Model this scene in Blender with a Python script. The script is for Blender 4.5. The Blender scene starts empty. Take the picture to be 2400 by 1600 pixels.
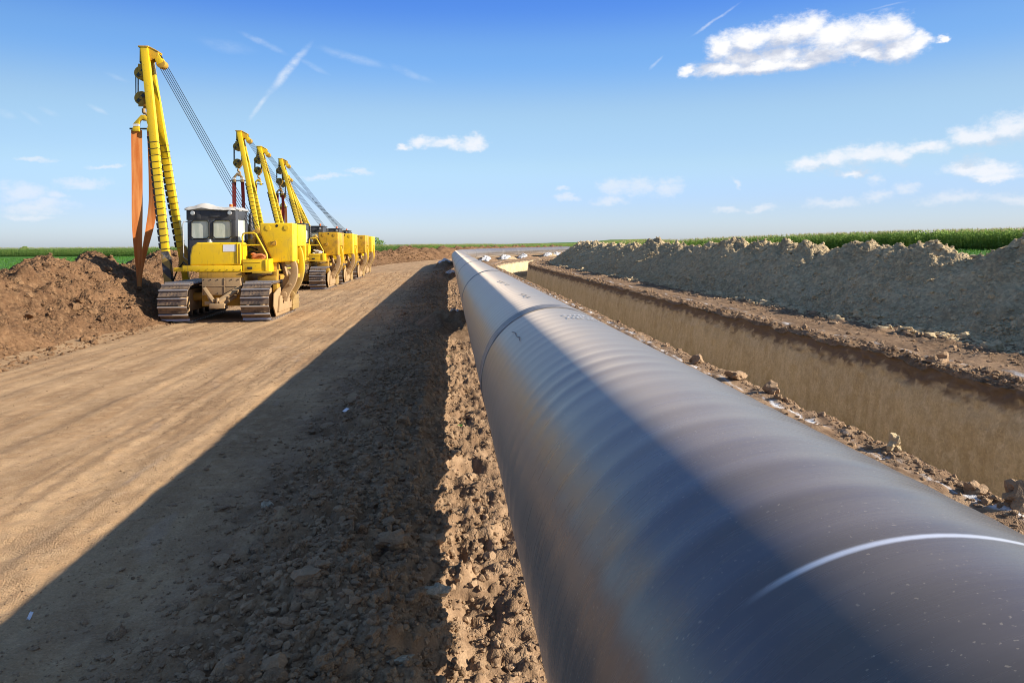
import bpy, bmesh, math, random
import numpy as np
from mathutils import Matrix, Vector

scene = bpy.context.scene
col = scene.collection

# ------------------------------------------------------------------ camera
YAW, ROLL, HCAM = 0.0868425, -0.0078, 2.2
cam_data = bpy.data.cameras.new('camera')
cam_data.sensor_width = 36.0
cam_data.lens = 36.0 * 1700.0 / 2400.0
cam_data.shift_y = -(800.0 - 573.45) / 2400.0      # level camera, lens shifted down
cam_data.clip_start = 0.05
cam_data.clip_end = 20000.0
cam = bpy.data.objects.new('camera', cam_data)
f_ = Vector((math.sin(YAW), math.cos(YAW), 0.0))
r_ = Vector((math.cos(YAW), -math.sin(YAW), 0.0))
u_ = Vector((0, 0, 1))
cr, sr = math.cos(ROLL), math.sin(ROLL)
R_, U_ = r_ * cr + u_ * sr, u_ * cr - r_ * sr
cam.matrix_world = Matrix(((R_.x, U_.x, -f_.x, 0.0), (R_.y, U_.y, -f_.y, 0.0), (R_.z, U_.z, -f_.z, HCAM), (0, 0, 0, 1)))
col.objects.link(cam)
scene.camera = cam

# ------------------------------------------------------------------ view, sun, sky
scene.view_settings.view_transform = 'Standard'
scene.view_settings.look = 'None'
scene.view_settings.gamma = 1.0
scene.view_settings.use_curve_mapping = False
scene.view_settings.exposure = 1.0
scene.render.engine = 'CYCLES'
scene.cycles.max_bounces = 6
scene.cycles.diffuse_bounces = 3
scene.cycles.glossy_bounces = 3
scene.cycles.transparent_max_bounces = 6
scene.cycles.use_adaptive_sampling = True
scene.cycles.use_denoising = True
scene.cycles.filter_width = 1.0

SUN_E, SUN_A = math.radians(25.9), math.radians(12.0)     # elevation; degrees behind the camera's right
SUN_DIR = Vector((math.cos(SUN_E) * math.cos(SUN_A), -math.cos(SUN_E) * math.sin(SUN_A), math.sin(SUN_E)))
sun_data = bpy.data.lights.new('sun', 'SUN')
sun_data.energy = 4.6
sun_data.angle = math.radians(0.53)
sun_data.color = (1.0, 0.90, 0.76)
sun = bpy.data.objects.new('sun', sun_data)
sun.rotation_euler = SUN_DIR.to_track_quat('Z', 'Y').to_euler()
sun.location = (60, -10, 40)
col.objects.link(sun)

def px_dir(x, y):
    """azimuth and elevation (radians) of a direction in the sky, from the photo's 2400 x 1600 frame"""
    d = f_ + R_ * ((x - 1200) / 1700.0) - U_ * ((y - 573.45) / 1700.0)
    d.normalize()
    return math.atan2(d.x, d.y), math.asin(d.z)

world = bpy.data.worlds.new('World')
scene.world = world
world.use_nodes = True
wt = world.node_tree
wt.nodes.clear()

def wn(t, **kw):
    n = wt.nodes.new(t)
    for k, v in kw.items():
        setattr(n, k, v)
    return n

def wmath(op, a, b=None, c=None, clamp=False):
    n = wn('ShaderNodeMath', operation=op)
    n.use_clamp = clamp
    for i, v in enumerate((a, b, c)):
        if v is None:
            continue
        if isinstance(v, (int, float)):
            n.inputs[i].default_value = v
        else:
            wt.links.new(v, n.inputs[i])
    return n.outputs[0]

def build_world():
    L = wt.links.new
    sky = wn('ShaderNodeTexSky', sky_type='NISHITA')
    sky.sun_disc = False
    sky.sun_elevation = SUN_E
    sky.sun_rotation = math.radians(90) + SUN_A
    sky.altitude = 100
    sky.air_density = 1.0
    sky.dust_density = 0.6
    sky.ozone_density = 2.0
    tc = wn('ShaderNodeTexCoord')
    sep = wn('ShaderNodeSeparateXYZ')
    L(tc.outputs['Generated'], sep.inputs[0])
    el = wmath('ARCSINE', sep.outputs[2])
    az = wmath('ARCTAN2', sep.outputs[0], sep.outputs[1])
    # deep-blue grade by elevation, warmed and brightened overhead to fill shade, the same all the way round
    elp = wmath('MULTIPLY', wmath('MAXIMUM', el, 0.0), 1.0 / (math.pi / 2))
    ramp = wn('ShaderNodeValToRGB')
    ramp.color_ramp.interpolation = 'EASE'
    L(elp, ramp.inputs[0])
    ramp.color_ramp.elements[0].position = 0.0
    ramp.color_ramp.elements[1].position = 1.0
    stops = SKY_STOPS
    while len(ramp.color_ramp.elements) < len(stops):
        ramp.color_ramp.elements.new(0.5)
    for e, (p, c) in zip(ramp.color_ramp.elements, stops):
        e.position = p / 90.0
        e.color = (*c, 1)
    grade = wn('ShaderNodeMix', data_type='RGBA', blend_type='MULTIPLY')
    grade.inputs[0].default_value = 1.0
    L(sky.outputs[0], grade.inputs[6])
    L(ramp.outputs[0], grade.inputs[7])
    # the clear-air brightening away from the view's middle is kept gentle
    dz = wmath('DIVIDE', wmath('SUBTRACT', az, YAW), 0.62)
    even = wmath('DIVIDE', 1.0, wmath('ADD', 1.0, wmath('MULTIPLY', wmath('MINIMUM', wmath('MULTIPLY', dz, dz), 1.0), 0.30)))
    ev = wn('ShaderNodeVectorMath', operation='SCALE')
    L(grade.outputs[2], ev.inputs[0]); L(even, ev.inputs['Scale'])
    # ---- clouds: groups of puffs at fixed directions, edges broken up by noise
    uv = wn('ShaderNodeCombineXYZ')
    L(az, uv.inputs[0]); L(el, uv.inputs[1])
    def noise(scale, detail, rough, stretch=(1, 1, 1), off=0.0):
        mp = wn('ShaderNodeMapping')
        mp.inputs['Scale'].default_value = stretch
        mp.inputs['Location'].default_value = (off, off * 0.7, off * 0.3)
        L(uv.outputs[0], mp.inputs[0])
        n = wn('ShaderNodeTexNoise')
        n.inputs['Scale'].default_value = scale
        n.inputs['Detail'].default_value = detail
        n.inputs['Roughness'].default_value = rough
        L(mp.outputs[0], n.inputs['Vector'])
        return n
    n1 = noise(22, 6, 0.62, (1, 1.6, 1))
    wsub = wn('ShaderNodeVectorMath', operation='SUBTRACT')
    L(n1.outputs['Color'], wsub.inputs[0]); wsub.inputs[1].default_value = (0.5, 0.5, 0.5)
    wsc = wn('ShaderNodeVectorMath', operation='MULTIPLY')
    L(wsub.outputs[0], wsc.inputs[0]); wsc.inputs[1].default_value = (0.052, 0.034, 0)
    uvw = wn('ShaderNodeVectorMath', operation='ADD')
    L(uv.outputs[0], uvw.inputs[0]); L(wsc.outputs[0], uvw.inputs[1])
    nf = noise(75, 5, 0.65, (1, 1.4, 1), 3.0)
    nm = noise(30, 4, 0.6, (1, 1.7, 1), 9.0)
    uvo = wn('ShaderNodeVectorMath', operation='ADD')      # a step towards the light, for the puffs' own shade
    L(uvw.outputs[0], uvo.inputs[0]); uvo.inputs[1].default_value = (0.008, 0.020, 0)
    def field(puffs, src):
        acc = None
        for (x, y, w, h) in puffs:
            a0, e0 = px_dir(x, y)
            s = wn('ShaderNodeVectorMath', operation='SUBTRACT')
            L(src, s.inputs[0]); s.inputs[1].default_value = (a0, e0, 0)
            m = wn('ShaderNodeVectorMath', operation='MULTIPLY')
            L(s.outputs[0], m.inputs[0])
            m.inputs[1].default_value = (1700.0 / w, 1700.0 / h, 0)
            ln = wn('ShaderNodeVectorMath', operation='LENGTH')
            L(m.outputs[0], ln.inputs[0])
            if acc is None:
                acc = ln.outputs['Value']
            else:
                acc = wmath('SMOOTH_MIN', acc, ln.outputs['Value'], 0.25)
        return acc
    cur = ev.outputs[0]
    def sstep(v, lo, hi):
        mr = wn('ShaderNodeMapRange', interpolation_type='SMOOTHSTEP')
        L(v, mr.inputs[0])
        mr.inputs[1].default_value = lo; mr.inputs[2].default_value = hi
        mr.inputs[3].default_value = 0; mr.inputs[4].default_value = 1
        return mr.outputs[0]
    def layer(cur, puffs, soft, opac, lit, dark, edge_noise, shade=True):
        d = field(puffs, uvw.outputs[0])
        dn = wmath('ADD', d, wmath('MULTIPLY', wmath('SUBTRACT', nf.outputs[0], 0.5), edge_noise))
        dens = wmath('MULTIPLY', sstep(dn, 1.05, 1.05 - soft), opac)
        mix = wn('ShaderNodeMix', data_type='RGBA')
        if shade:
            d2 = field(puffs, uvo.outputs[0])
            sh = wmath('ADD', wmath('SUBTRACT', d2, d), wmath('MULTIPLY', wmath('SUBTRACT', nm.outputs[0], 0.5), 2.2))
            t = sstep(sh, -0.45, 0.55)
            cm = wn('ShaderNodeMix', data_type='RGBA')
            L(t, cm.inputs[0])
            cm.inputs[6].default_value = (*dark, 1); cm.inputs[7].default_value = (*lit, 1)
            L(cm.outputs[2], mix.inputs[7])
        else:
            mix.inputs[7].default_value = (*lit, 1)
        L(dens, mix.inputs[0]); L(cur, mix.inputs[6])
        return mix.outputs[2]
    K = CLOUD_K
    white = (0.98 * K, 0.98 * K, 1.0 * K)
    shade = (0.58 * K, 0.63 * K, 0.76 * K)
    big = [(1690, 112, 46, 40), (1760, 92, 70, 38), (1840, 78, 70, 42), (1890, 66, 55, 40), (1960, 80, 70, 40), (2050, 78, 75, 44),
           (2090, 72, 50, 40), (2110, 110, 60, 34), (2145, 96, 32, 32), (2030, 128, 55, 18), (1700, 160, 90, 24), (1800, 152, 110, 24), (1880, 148, 50, 18), (1610, 165, 24, 16), (2206, 93, 17, 9), (1740, 132, 70, 22), (1830, 126, 80, 26), (1930, 122, 80, 30), (2010, 112, 60, 30)]
    big += [(3050, 60, 240, 60), (3160, 40, 120, 60), (-620, 40, 260, 50), (-520, 20, 120, 50)]   # the fair-weather cumulus goes on outside the frame
    cur = layer(cur, big, 0.75, 1.0, white, shade, 0.85)
    mid = [(990, 336, 42, 13), (1050, 338, 60, 15), (1110, 338, 40, 16), (940, 344, 22, 9),
           (1900, 388, 50, 18), (1960, 372, 60, 20), (2040, 362, 70, 22), (2100, 366, 45, 20), (2170, 346, 60, 16), (2290, 322, 60, 24), (2370, 305, 70, 30), (2470, 290, 80, 34), (2000, 402, 50, 8),
           (2270, 398, 60, 20), (2320, 400, 50, 18), (2330, 418, 50, 10)]
    mid = [(x, y - 2, w, h * 1.3) for x, y, w, h in mid]
    cur = layer(cur, mid, 0.9, 0.85, (0.92 * K, 0.93 * K, 0.97 * K), (0.62 * K, 0.71 * K, 0.83 * K), 1.1)
    faint = [(1440, 440, 50, 18), (1500, 434, 60, 20), (1570, 440, 50, 18), (1430, 466, 60, 10), (1330, 466, 40, 8), (1316, 442, 16, 8), (1730, 430, 10, 8), (2045, 420, 26, 12), (2120, 440, 30, 12), (2060, 455, 40, 12),
             (2240, 466, 80, 12), (1960, 474, 70, 10), (2380, 470, 60, 14), (1710, 492, 50, 7), (1790, 490, 40, 7),
             (50, 450, 60, 18), (130, 462, 30, 12), (190, 428, 70, 12), (90, 482, 90, 12), (60, 502, 60, 7), (250, 388, 40, 5), (95, 378, 50, 6), (840, 402, 40, 5), (760, 414, 60, 6)]
    faint = [(x, y, w, h * 1.35) for x, y, w, h in faint]
    cur = layer(cur, faint, 1.0, 0.55, (0.86 * K, 0.88 * K, 0.93 * K), (0.66 * K, 0.74 * K, 0.84 * K), 1.2, shade=False)
    # contrails and thin cirrus: streaks given by their two ends
    def streaks(cur, segs, opac):
        acc = None
        for (x0, y0, x1, y1, w, o) in segs:
            a0, e0 = px_dir(x0, y0); a1, e1 = px_dir(x1, y1)
            ca, ce = (a0 + a1) / 2, (e0 + e1) / 2
            ang = math.atan2(e1 - e0, a1 - a0)
            half = math.hypot(a1 - a0, e1 - e0) / 2
            mp = wn('ShaderNodeMapping', vector_type='TEXTURE')
            L(uvs, mp.inputs[0])
            mp.inputs['Location'].default_value = (ca, ce, 0)
            mp.inputs['Rotation'].default_value = (0, 0, ang)
            mp.inputs['Scale'].default_value = (half, w / 1700.0, 1)
            ln = wn('ShaderNodeVectorMath', operation='LENGTH')
            L(mp.outputs[0], ln.inputs[0])
            v = wmath('MULTIPLY', sstep(ln.outputs['Value'], 1.0, 0.1), o)
            acc = v if acc is None else wmath('MAXIMUM', acc, v)
        broken = sstep(wmath('ADD', wmath('MULTIPLY', nm.outputs[0], 0.5), wmath('MULTIPLY', nf.outputs[0], 0.5)), 0.34, 0.62)
        fac = wmath('MULTIPLY', wmath('MULTIPLY', acc, wmath('ADD', wmath('MULTIPLY', broken, 0.75), 0.25)), opac)
        mix = wn('ShaderNodeMix', data_type='RGBA')
        L(fac, mix.inputs[0]); L(cur, mix.inputs[6]); mix.inputs[7].default_value = (0.88 * K, 0.92 * K, 0.98 * K, 1)
        return mix.outputs[2]
    wsc2 = wn('ShaderNodeVectorMath', operation='MULTIPLY')
    L(wsub.outputs[0], wsc2.inputs[0]); wsc2.inputs[1].default_value = (0.010, 0.010, 0)
    uvs_n = wn('ShaderNodeVectorMath', operation='ADD')
    L(uv.outputs[0], uvs_n.inputs[0]); L(wsc2.outputs[0], uvs_n.inputs[1])
    uvs = uvs_n.outputs[0]
    segs = [(740, 88, 612, 240, 13, 1.0), (640, 210, 578, 290, 8, 0.8), (545, 68, 690, 135, 9, 0.40), (690, 130, 780, 178, 8, 0.25), (720, 105, 930, 165, 13, 0.36), (900, 150, 1030, 200, 11, 0.26),
            (440, 92, 620, 125, 16, 0.18), (1745, 0, 1608, 95, 4, 0.7), (1558, 125, 1518, 170, 5, 0.45), (198, 240, 258, 268, 7, 0.45), (235, 170, 315, 195, 6, 0.2), (40, 255, 105, 295, 7, 0.22), (80, 250, 150, 272, 7, 0.2), (-20, 255, 45, 280, 10, 0.25), (2010, 30, 2150, -4, 3, 0.3)]
    cur = streaks(cur, segs, 0.62)
    bg = wn('ShaderNodeBackground')
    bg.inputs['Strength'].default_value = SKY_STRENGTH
    L(cur, bg.inputs['Color'])
    clear = wn('ShaderNodeBackground')
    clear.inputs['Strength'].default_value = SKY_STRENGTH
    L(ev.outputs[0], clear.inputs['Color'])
    # the low band of sky that carries clouds; the rest is clear air (and cheap to evaluate)
    inband = wmath('MULTIPLY', wmath('MULTIPLY', wmath('LESS_THAN', el, math.radians(24)), wmath('GREATER_THAN', el, math.radians(-1))),
                   wmath('LESS_THAN', wmath('ABSOLUTE', wmath('SUBTRACT', az, YAW)), math.radians(62)))
    mixs = wn('ShaderNodeMixShader')
    L(inband, mixs.inputs[0]); L(clear.outputs[0], mixs.inputs[1]); L(bg.outputs[0], mixs.inputs[2])
    out = wn('ShaderNodeOutputWorld')
    L(mixs.outputs[0], out.inputs['Surface'])

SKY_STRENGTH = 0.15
CLOUD_K = 3.45
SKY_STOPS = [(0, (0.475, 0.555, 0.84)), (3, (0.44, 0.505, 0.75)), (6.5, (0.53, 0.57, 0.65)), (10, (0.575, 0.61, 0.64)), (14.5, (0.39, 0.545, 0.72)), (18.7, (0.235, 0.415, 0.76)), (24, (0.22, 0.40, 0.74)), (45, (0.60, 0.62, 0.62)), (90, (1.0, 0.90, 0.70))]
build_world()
world.cycles.sampling_method = 'MANUAL'
world.cycles.sample_map_resolution = 512

# ------------------------------------------------------------------ numpy noise
def _hash(ix, iy, seed):
    h = (ix.astype(np.int64) * 374761393 + iy.astype(np.int64) * 668265263 + seed * 1274126177) & 0xFFFFFFFF
    h = ((h ^ (h >> 13)) * 1274126177) & 0xFFFFFFFF
    h = h ^ (h >> 16)
    return h
_ga = np.linspace(0, 2 * np.pi, 256, endpoint=False)
_gx, _gy = np.cos(_ga), np.sin(_ga)

def perlin(x, y, seed=0):
    x, y = np.broadcast_arrays(np.asarray(x, float), np.asarray(y, float))
    ix, iy = np.floor(x), np.floor(y)
    fx, fy = x - ix, y - iy
    ix, iy = ix.astype(np.int64), iy.astype(np.int64)
    u = fx * fx * fx * (fx * (fx * 6 - 15) + 10)
    v = fy * fy * fy * (fy * (fy * 6 - 15) + 10)
    def g(dx, dy):
        h = _hash(ix + dx, iy + dy, seed) & 255
        return _gx[h] * (fx - dx) + _gy[h] * (fy - dy)
    a = g(0, 0); b = g(1, 0); c = g(0, 1); d = g(1, 1)
    return ((a + (b - a) * u) * (1 - v) + (c + (d - c) * u) * v) * 1.5

def fbm(x, y, octaves=4, seed=0, gain=0.5, lac=2.03):
    s = 0.0; a = 1.0
    for o in range(octaves):
        s = s + a * perlin(x, y, seed + o * 17)
        x = x * lac + 13.1; y = y * lac + 7.7
        a *= gain
    return s

def billow(x, y, octaves=3, seed=0, gain=0.5):
    s = 0.0; a = 1.0
    for o in range(octaves):
        s = s + a * (np.abs(perlin(x, y, seed + o * 31)) - 0.25)
        x = x * 2.07 + 5.3; y = y * 2.07 + 9.1
        a *= gain
    return s

def smooth(a, b, x):
    t = np.clip((np.asarray(x, float) - a) / (b - a), 0, 1)
    return t * t * (3 - 2 * t)

# ------------------------------------------------------------------ the line the works follow: n across, s along
S0, RB, TH = 72.0, 110.0, 0.36
S1 = S0 + RB * TH
def W(n, s):
    n, s = np.broadcast_arrays(np.asarray(n, float), np.asarray(s, float))
    th = np.clip((s - S0) / RB, 0, TH)
    x = RB - (RB - n) * np.cos(th)
    y = np.minimum(s, S0) + (RB - n) * np.sin(th)
    t = np.maximum(s - S1, 0)
    return x + t * math.sin(TH), y + t * math.cos(TH)

# ------------------------------------------------------------------ mesh helpers
def mesh_from_arrays(name, V, F, mats, fmat=None, smooth_shade=True, uv=None, attrs=None):
    """V (k,3); F list of arrays, each (m, 3) or (m, 4)"""
    me = bpy.data.meshes.new(name)
    if not isinstance(F, list):
        F = [F]
    loops = np.concatenate([f.ravel() for f in F]).astype(np.int32)
    tot = np.concatenate([np.full(len(f), f.shape[1], np.int32) for f in F])
    start = np.concatenate([[0], np.cumsum(tot)[:-1]]).astype(np.int32)
    me.vertices.add(len(V)); me.vertices.foreach_set('co', np.ascontiguousarray(V, np.float32).ravel())
    me.loops.add(len(loops)); me.loops.foreach_set('vertex_index', loops)
    me.polygons.add(len(tot)); me.polygons.foreach_set('loop_start', start); me.polygons.foreach_set('loop_total', tot)
    if fmat is not None:
        me.polygons.foreach_set('material_index', np.asarray(fmat, np.int32))
    me.polygons.foreach_set('use_smooth', np.full(len(tot), smooth_shade))
    for m in mats:
        me.materials.append(m)
    me.update(calc_edges=True)
    if uv is not None:
        lay = me.uv_layers.new(name='UVMap')
        lay.data.foreach_set('uv', np.ascontiguousarray(uv[loops], np.float32).ravel())
    for k, a in (attrs or {}).items():
        at = me.attributes.new(k, 'FLOAT', 'POINT')
        at.data.foreach_set('value', np.ascontiguousarray(a, np.float32))
    me.validate()
    return me

def link(name, me, parent=None, **props):
    o = bpy.data.objects.new(name, me)
    col.objects.link(o)
    if parent is not None:
        o.parent = parent
    for k, v in props.items():
        o[k] = v
    return o

def grid_faces(nr, nc, flip=False):
    i = np.arange(nr * nc).reshape(nr, nc)
    a, b, c, d = i[:-1, :-1].ravel(), i[:-1, 1:].ravel(), i[1:, 1:].ravel(), i[1:, :-1].ravel()
    return np.stack([a, d, c, b] if flip else [a, b, c, d], 1)

# ------------------------------------------------------------------ materials
class Mat:
    def __init__(self, name, base=(0.5, 0.5, 0.5), rough=0.7, metal=0.0, spec=0.5):
        self.m = bpy.data.materials.new(name); self.m.use_nodes = True
        self.t = self.m.node_tree
        self.b = self.t.nodes['Principled BSDF']
        self.set('Base Color', (*base, 1)); self.set('Roughness', rough); self.set('Metallic', metal)
        self.set('Specular IOR Level', spec)
    def set(self, k, v):
        if hasattr(v, 'is_linked') or hasattr(v, 'links'):
            self.t.links.new(v, self.b.inputs[k])
        else:
            self.b.inputs[k].default_value = v
    def n(self, t, **kw):
        x = self.t.nodes.new(t)
        for k, v in kw.items():
            setattr(x, k, v)
        return x
    def l(self, a, b):
        self.t.links.new(a, b)
    def coord(self, kind='pos', scale=(1, 1, 1)):
        if kind == 'pos':
            o = self.n('ShaderNodeNewGeometry').outputs['Position']
        elif kind == 'obj':
            o = self.n('ShaderNodeTexCoord').outputs['Object']
        else:
            o = self.n('ShaderNodeTexCoord').outputs['UV']
        if scale != (1, 1, 1):
            v = self.n('ShaderNodeVectorMath', operation='MULTIPLY')
            self.l(o, v.inputs[0]); v.inputs[1].default_value = scale
            o = v.outputs[0]
        return o
    def noise(self, scale, detail=4, rough=0.55, vec=None, dist=0.0):
        x = self.n('ShaderNodeTexNoise')
        x.inputs['Scale'].default_value = scale; x.inputs['Detail'].default_value = detail
        x.inputs['Roughness'].default_value = rough; x.inputs['Distortion'].default_value = dist
        self.l(vec if vec is not None else self.coord(), x.inputs['Vector'])
        return x.outputs[0]
    def step(self, v, lo, hi):
        x = self.n('ShaderNodeMapRange', interpolation_type='SMOOTHSTEP')
        self.l(v, x.inputs[0]); x.inputs[1].default_value = lo; x.inputs[2].default_value = hi
        return x.outputs[0]
    def math(self, op, a, b=None):
        x = self.n('ShaderNodeMath', operation=op)
        for i, v in enumerate((a, b)):
            if v is None: continue
            if isinstance(v, (int, float)): x.inputs[i].default_value = v
            else: self.l(v, x.inputs[i])
        return x.outputs[0]
    def mix(self, fac, a, b, blend='MIX'):
        x = self.n('ShaderNodeMix', data_type='RGBA', blend_type=blend)
        for i, v in ((0, fac), (6, a), (7, b)):
            if isinstance(v, (int, float)): x.inputs[i].default_value = v
            elif isinstance(v, tuple): x.inputs[i].default_value = (*v, 1)
            else: self.l(v, x.inputs[i])
        return x.outputs[2]
    def attr(self, name):
        x = self.n('ShaderNodeAttribute'); x.attribute_name = name
        return x.outputs['Fac']
    def bump(self, h, strength=0.5, dist=0.02):
        x = self.n('ShaderNodeBump')
        x.inputs['Strength'].default_value = strength; x.inputs['Distance'].default_value = dist
        self.l(h, x.inputs['Height'])
        self.l(x.outputs[0], self.b.inputs['Normal'])

def soil(name, dark, mid, light, s1=0.7, s2=9.0, bump=0.6, bdist=0.03, lime=False, island=0.0, streak=None, moist=None, verge=None, grain=75.0, crumbs=1.2, gcon=1.0):
    M = Mat(name, mid, 0.95, 0, 0.15)
    a = M.noise(s1, 4, 0.6)
    b = M.noise(s2, 4, 0.65)
    c = M.mix(M.step(a, 0.35, 0.68), dark, mid)
    c = M.mix(M.math('MULTIPLY', M.step(b, 0.42, 0.75), 0.75), c, light)
    if streak:
        st = M.noise(1.0, 5, 0.6, M.coord('pos', streak))
        c = M.mix(M.math('MULTIPLY', M.step(st, 0.42, 0.62), 0.42), c, light)
        st2 = M.noise(1.0, 5, 0.6, M.coord('pos', tuple(1.7 * q for q in streak)))
        c = M.mix(M.math('MULTIPLY', M.step(st2, 0.50, 0.68), 0.5), c, dark)
    fine = M.noise(s2 * 11, 3, 0.6)
    c = M.mix(M.math('MULTIPLY', M.step(fine, 0.55, 0.8), 0.35), c, tuple(min(1, 1.35 * q) for q in light))
    vo = M.n('ShaderNodeTexVoronoi'); vo.inputs['Scale'].default_value = grain; vo.inputs['Randomness'].default_value = 1.0
    wob = M.n('ShaderNodeVectorMath', operation='ADD'); M.l(M.coord(), wob.inputs[0])
    nz = M.n('ShaderNodeTexNoise'); nz.inputs['Scale'].default_value = grain * 0.8; nz.inputs['Detail'].default_value = 2.0; M.l(M.coord(), nz.inputs['Vector'])
    wsc_ = M.n('ShaderNodeVectorMath', operation='SCALE'); M.l(nz.outputs['Color'], wsc_.inputs[0]); wsc_.inputs['Scale'].default_value = 0.9 / grain
    M.l(wsc_.outputs[0], wob.inputs[1]); M.l(wob.outputs[0], vo.inputs['Vector'])
    crumb = vo.outputs['Distance']
    tone = M.n('ShaderNodeSeparateColor'); M.l(vo.outputs['Color'], tone.inputs[0])
    if verge:
        d2, m2, l2 = verge
        cv = M.mix(M.step(a, 0.35, 0.68), d2, m2)
        cv = M.mix(M.math('MULTIPLY', M.step(b, 0.42, 0.75), 0.75), cv, l2)
        c = M.mix(M.attr('verge'), c, cv)
    g1 = M.math('ADD', M.math('MULTIPLY', tone.outputs[0], 0.42 * gcon), M.math('ADD', M.math('MULTIPLY', fine, 0.5 * gcon), 1.06 - 0.46 * gcon))
    gcol = M.n('ShaderNodeCombineColor'); [M.l(g1, gcol.inputs[q]) for q in range(3)]
    c = M.mix(1.0, c, gcol.outputs[0], 'MULTIPLY')
    if moist:
        top = M.attr('moist')
        c = M.mix(top, c, moist)
    if island:
        g = M.n('ShaderNodeNewGeometry').outputs['Random Per Island']
        c = M.mix(M.math('MULTIPLY', g, island), c, tuple(min(1, 1.25 * q) for q in light))
    if lime:
        c = M.mix(M.attr('lime'), c, (0.72, 0.72, 0.72))
    M.set('Base Color', c)
    h = M.math('ADD', M.noise(s2 * 1.6, 5, 0.7), M.math('MULTIPLY', M.noise(s2 * 7, 4, 0.65), 0.45))
    if verge:                                              # crawler cleat prints in broken lanes
        px_ = M.n('ShaderNodeSeparateXYZ'); M.l(M.coord(), px_.inputs[0])
        ph = M.math('ADD', M.math('MULTIPLY', px_.outputs[1], 31.0), M.math('MULTIPLY', M.noise(0.9, 3, 0.6), 14.0))
        lane = M.math('MULTIPLY', M.step(M.noise(1.0, 2, 0.5, M.coord('pos', (1.1, 0.05, 1.0))), 0.50, 0.56), M.step(M.noise(0.8, 4, 0.6), 0.42, 0.58))
        h = M.math('ADD', h, M.math('MULTIPLY', M.math('MULTIPLY', M.math('SINE', ph), lane), 0.55))
    h = M.math('SUBTRACT', h, M.math('MULTIPLY', M.math('MULTIPLY', crumb, M.math('ADD', M.step(M.noise(1.1, 4, 0.6), 0.38, 0.62), 0.25)), crumbs))
    M.bump(h, bump, bdist)
    return M.m

SOIL_ROAD = soil('soil_road', (0.265, 0.162, 0.084), (0.375, 0.240, 0.126), (0.46, 0.312, 0.174), 0.5, 5.0, 0.5, 0.02, gcon=0.55, crumbs=0.8, streak=(2.4, 0.14, 1.0), lime=True, verge=((0.180, 0.112, 0.064), (0.275, 0.178, 0.105), (0.39, 0.268, 0.162)))
SOIL_GROUND = SOIL_ROAD
SOIL_VERGE = soil('soil_verge', (0.180, 0.112, 0.064), (0.275, 0.178, 0.105), (0.39, 0.268, 0.162), 0.8, 8.0, 0.8, 0.03, lime=True)
SOIL_BANK = soil('soil_topsoil', (0.112, 0.060, 0.030), (0.178, 0.099, 0.050), (0.262, 0.158, 0.082), 0.6, 5.0, 1.0, 0.06, grain=13.0, crumbs=1.2)
SOIL_SUB = soil('soil_subsoil', (0.34, 0.258, 0.150), (0.465, 0.360, 0.215), (0.60, 0.465, 0.275), 0.5, 6.0, 0.9, 0.05, grain=13.0, crumbs=1.1)
SOIL_WALL = soil('soil_trench', (0.40, 0.305, 0.170), (0.50, 0.395, 0.235), (0.58, 0.47, 0.30), 0.7, 5.0, 0.7, 0.03, streak=(4.5, 4.5, 0.8), moist=(0.15, 0.110, 0.080), grain=26.0, crumbs=0.4, gcon=0.55)
CLOD_DARK = soil('clod_brown', (0.170, 0.108, 0.062), (0.26, 0.170, 0.100), (0.38, 0.262, 0.160), 3.0, 18.0, 0.7, 0.012, island=0.55)
CLOD_BANK = soil('clod_topsoil', (0.110, 0.060, 0.030), (0.172, 0.098, 0.050), (0.255, 0.154, 0.080), 3.0, 18.0, 0.7, 0.012, island=0.4)
CLOD_SUB = soil('clod_subsoil', (0.34, 0.258, 0.150), (0.47, 0.362, 0.215), (0.60, 0.465, 0.275), 3.0, 16.0, 0.7, 0.012, island=0.5)
STONE = soil('pale_stone', (0.33, 0.27, 0.19), (0.45, 0.38, 0.27), (0.56, 0.49, 0.37), 5.0, 22.0, 0.6, 0.01)

# ------------------------------------------------------------------ ground heights
def z_road(n, s):
    rut = 0.016 * fbm(n * 1.7 + 0.25 * np.sin(s * 0.11), s * 0.05, 3, 3) + 0.009 * fbm(n * 5.0, s * 0.22, 2, 9)
    lug = 0.011 * (1 - smooth(9, 16, s)) * np.sin(s * 24 + 2.5 * fbm(n * 1.5, s * 0.4, 2, 61)) * smooth(0.05, 0.35, fbm(n * 1.1, s * 0.10, 2, 77))
    return rut + lug + 0.010 * fbm(n * 9, s * 9, 3, 21) + 0.020 * fbm(n * 0.7, s * 0.7, 2, 41)

def z_verge(n, s):
    w = smooth(-2.1, -1.1, n) * (1 - smooth(0.1, 0.7, n))
    ridge = 0.15 * np.exp(-((n + 0.75 + 0.35 * perlin(s * 0.45, s * 0 + 3.3, 5)) / 0.55) ** 2) * (0.7 + 0.9 * perlin(s * 0.8, s * 0 + 1.7, 6))
    z = ridge + w * (0.075 * fbm(n * 1.6, s * 1.6, 3, 11) + 0.085 * billow(n * 4.2, s * 4.2, 3, 13))
    lit = smooth(-0.4, 0.1, n) * (1 - smooth(1.5, 3.0, n))
    z = z - 0.15 * lit + lit * (0.045 * fbm(n * 4, s * 4, 3, 51) + 0.050 * billow(n * 8, s * 8, 3, 53))
    r = smooth(3.6, 4.2, n)
    z = z + r * (0.055 * fbm(n * 1.9, s * 1.9, 4, 15) + 0.02) - 0.14 * smooth(4.62, 4.80, n) * (0.5 + 0.8 * np.clip(perlin(s * 1.1, 0.3 + 0 * s, 71), 0, 1))
    return z + 0.012 * fbm(n * 11, s * 11, 3, 23)

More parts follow.
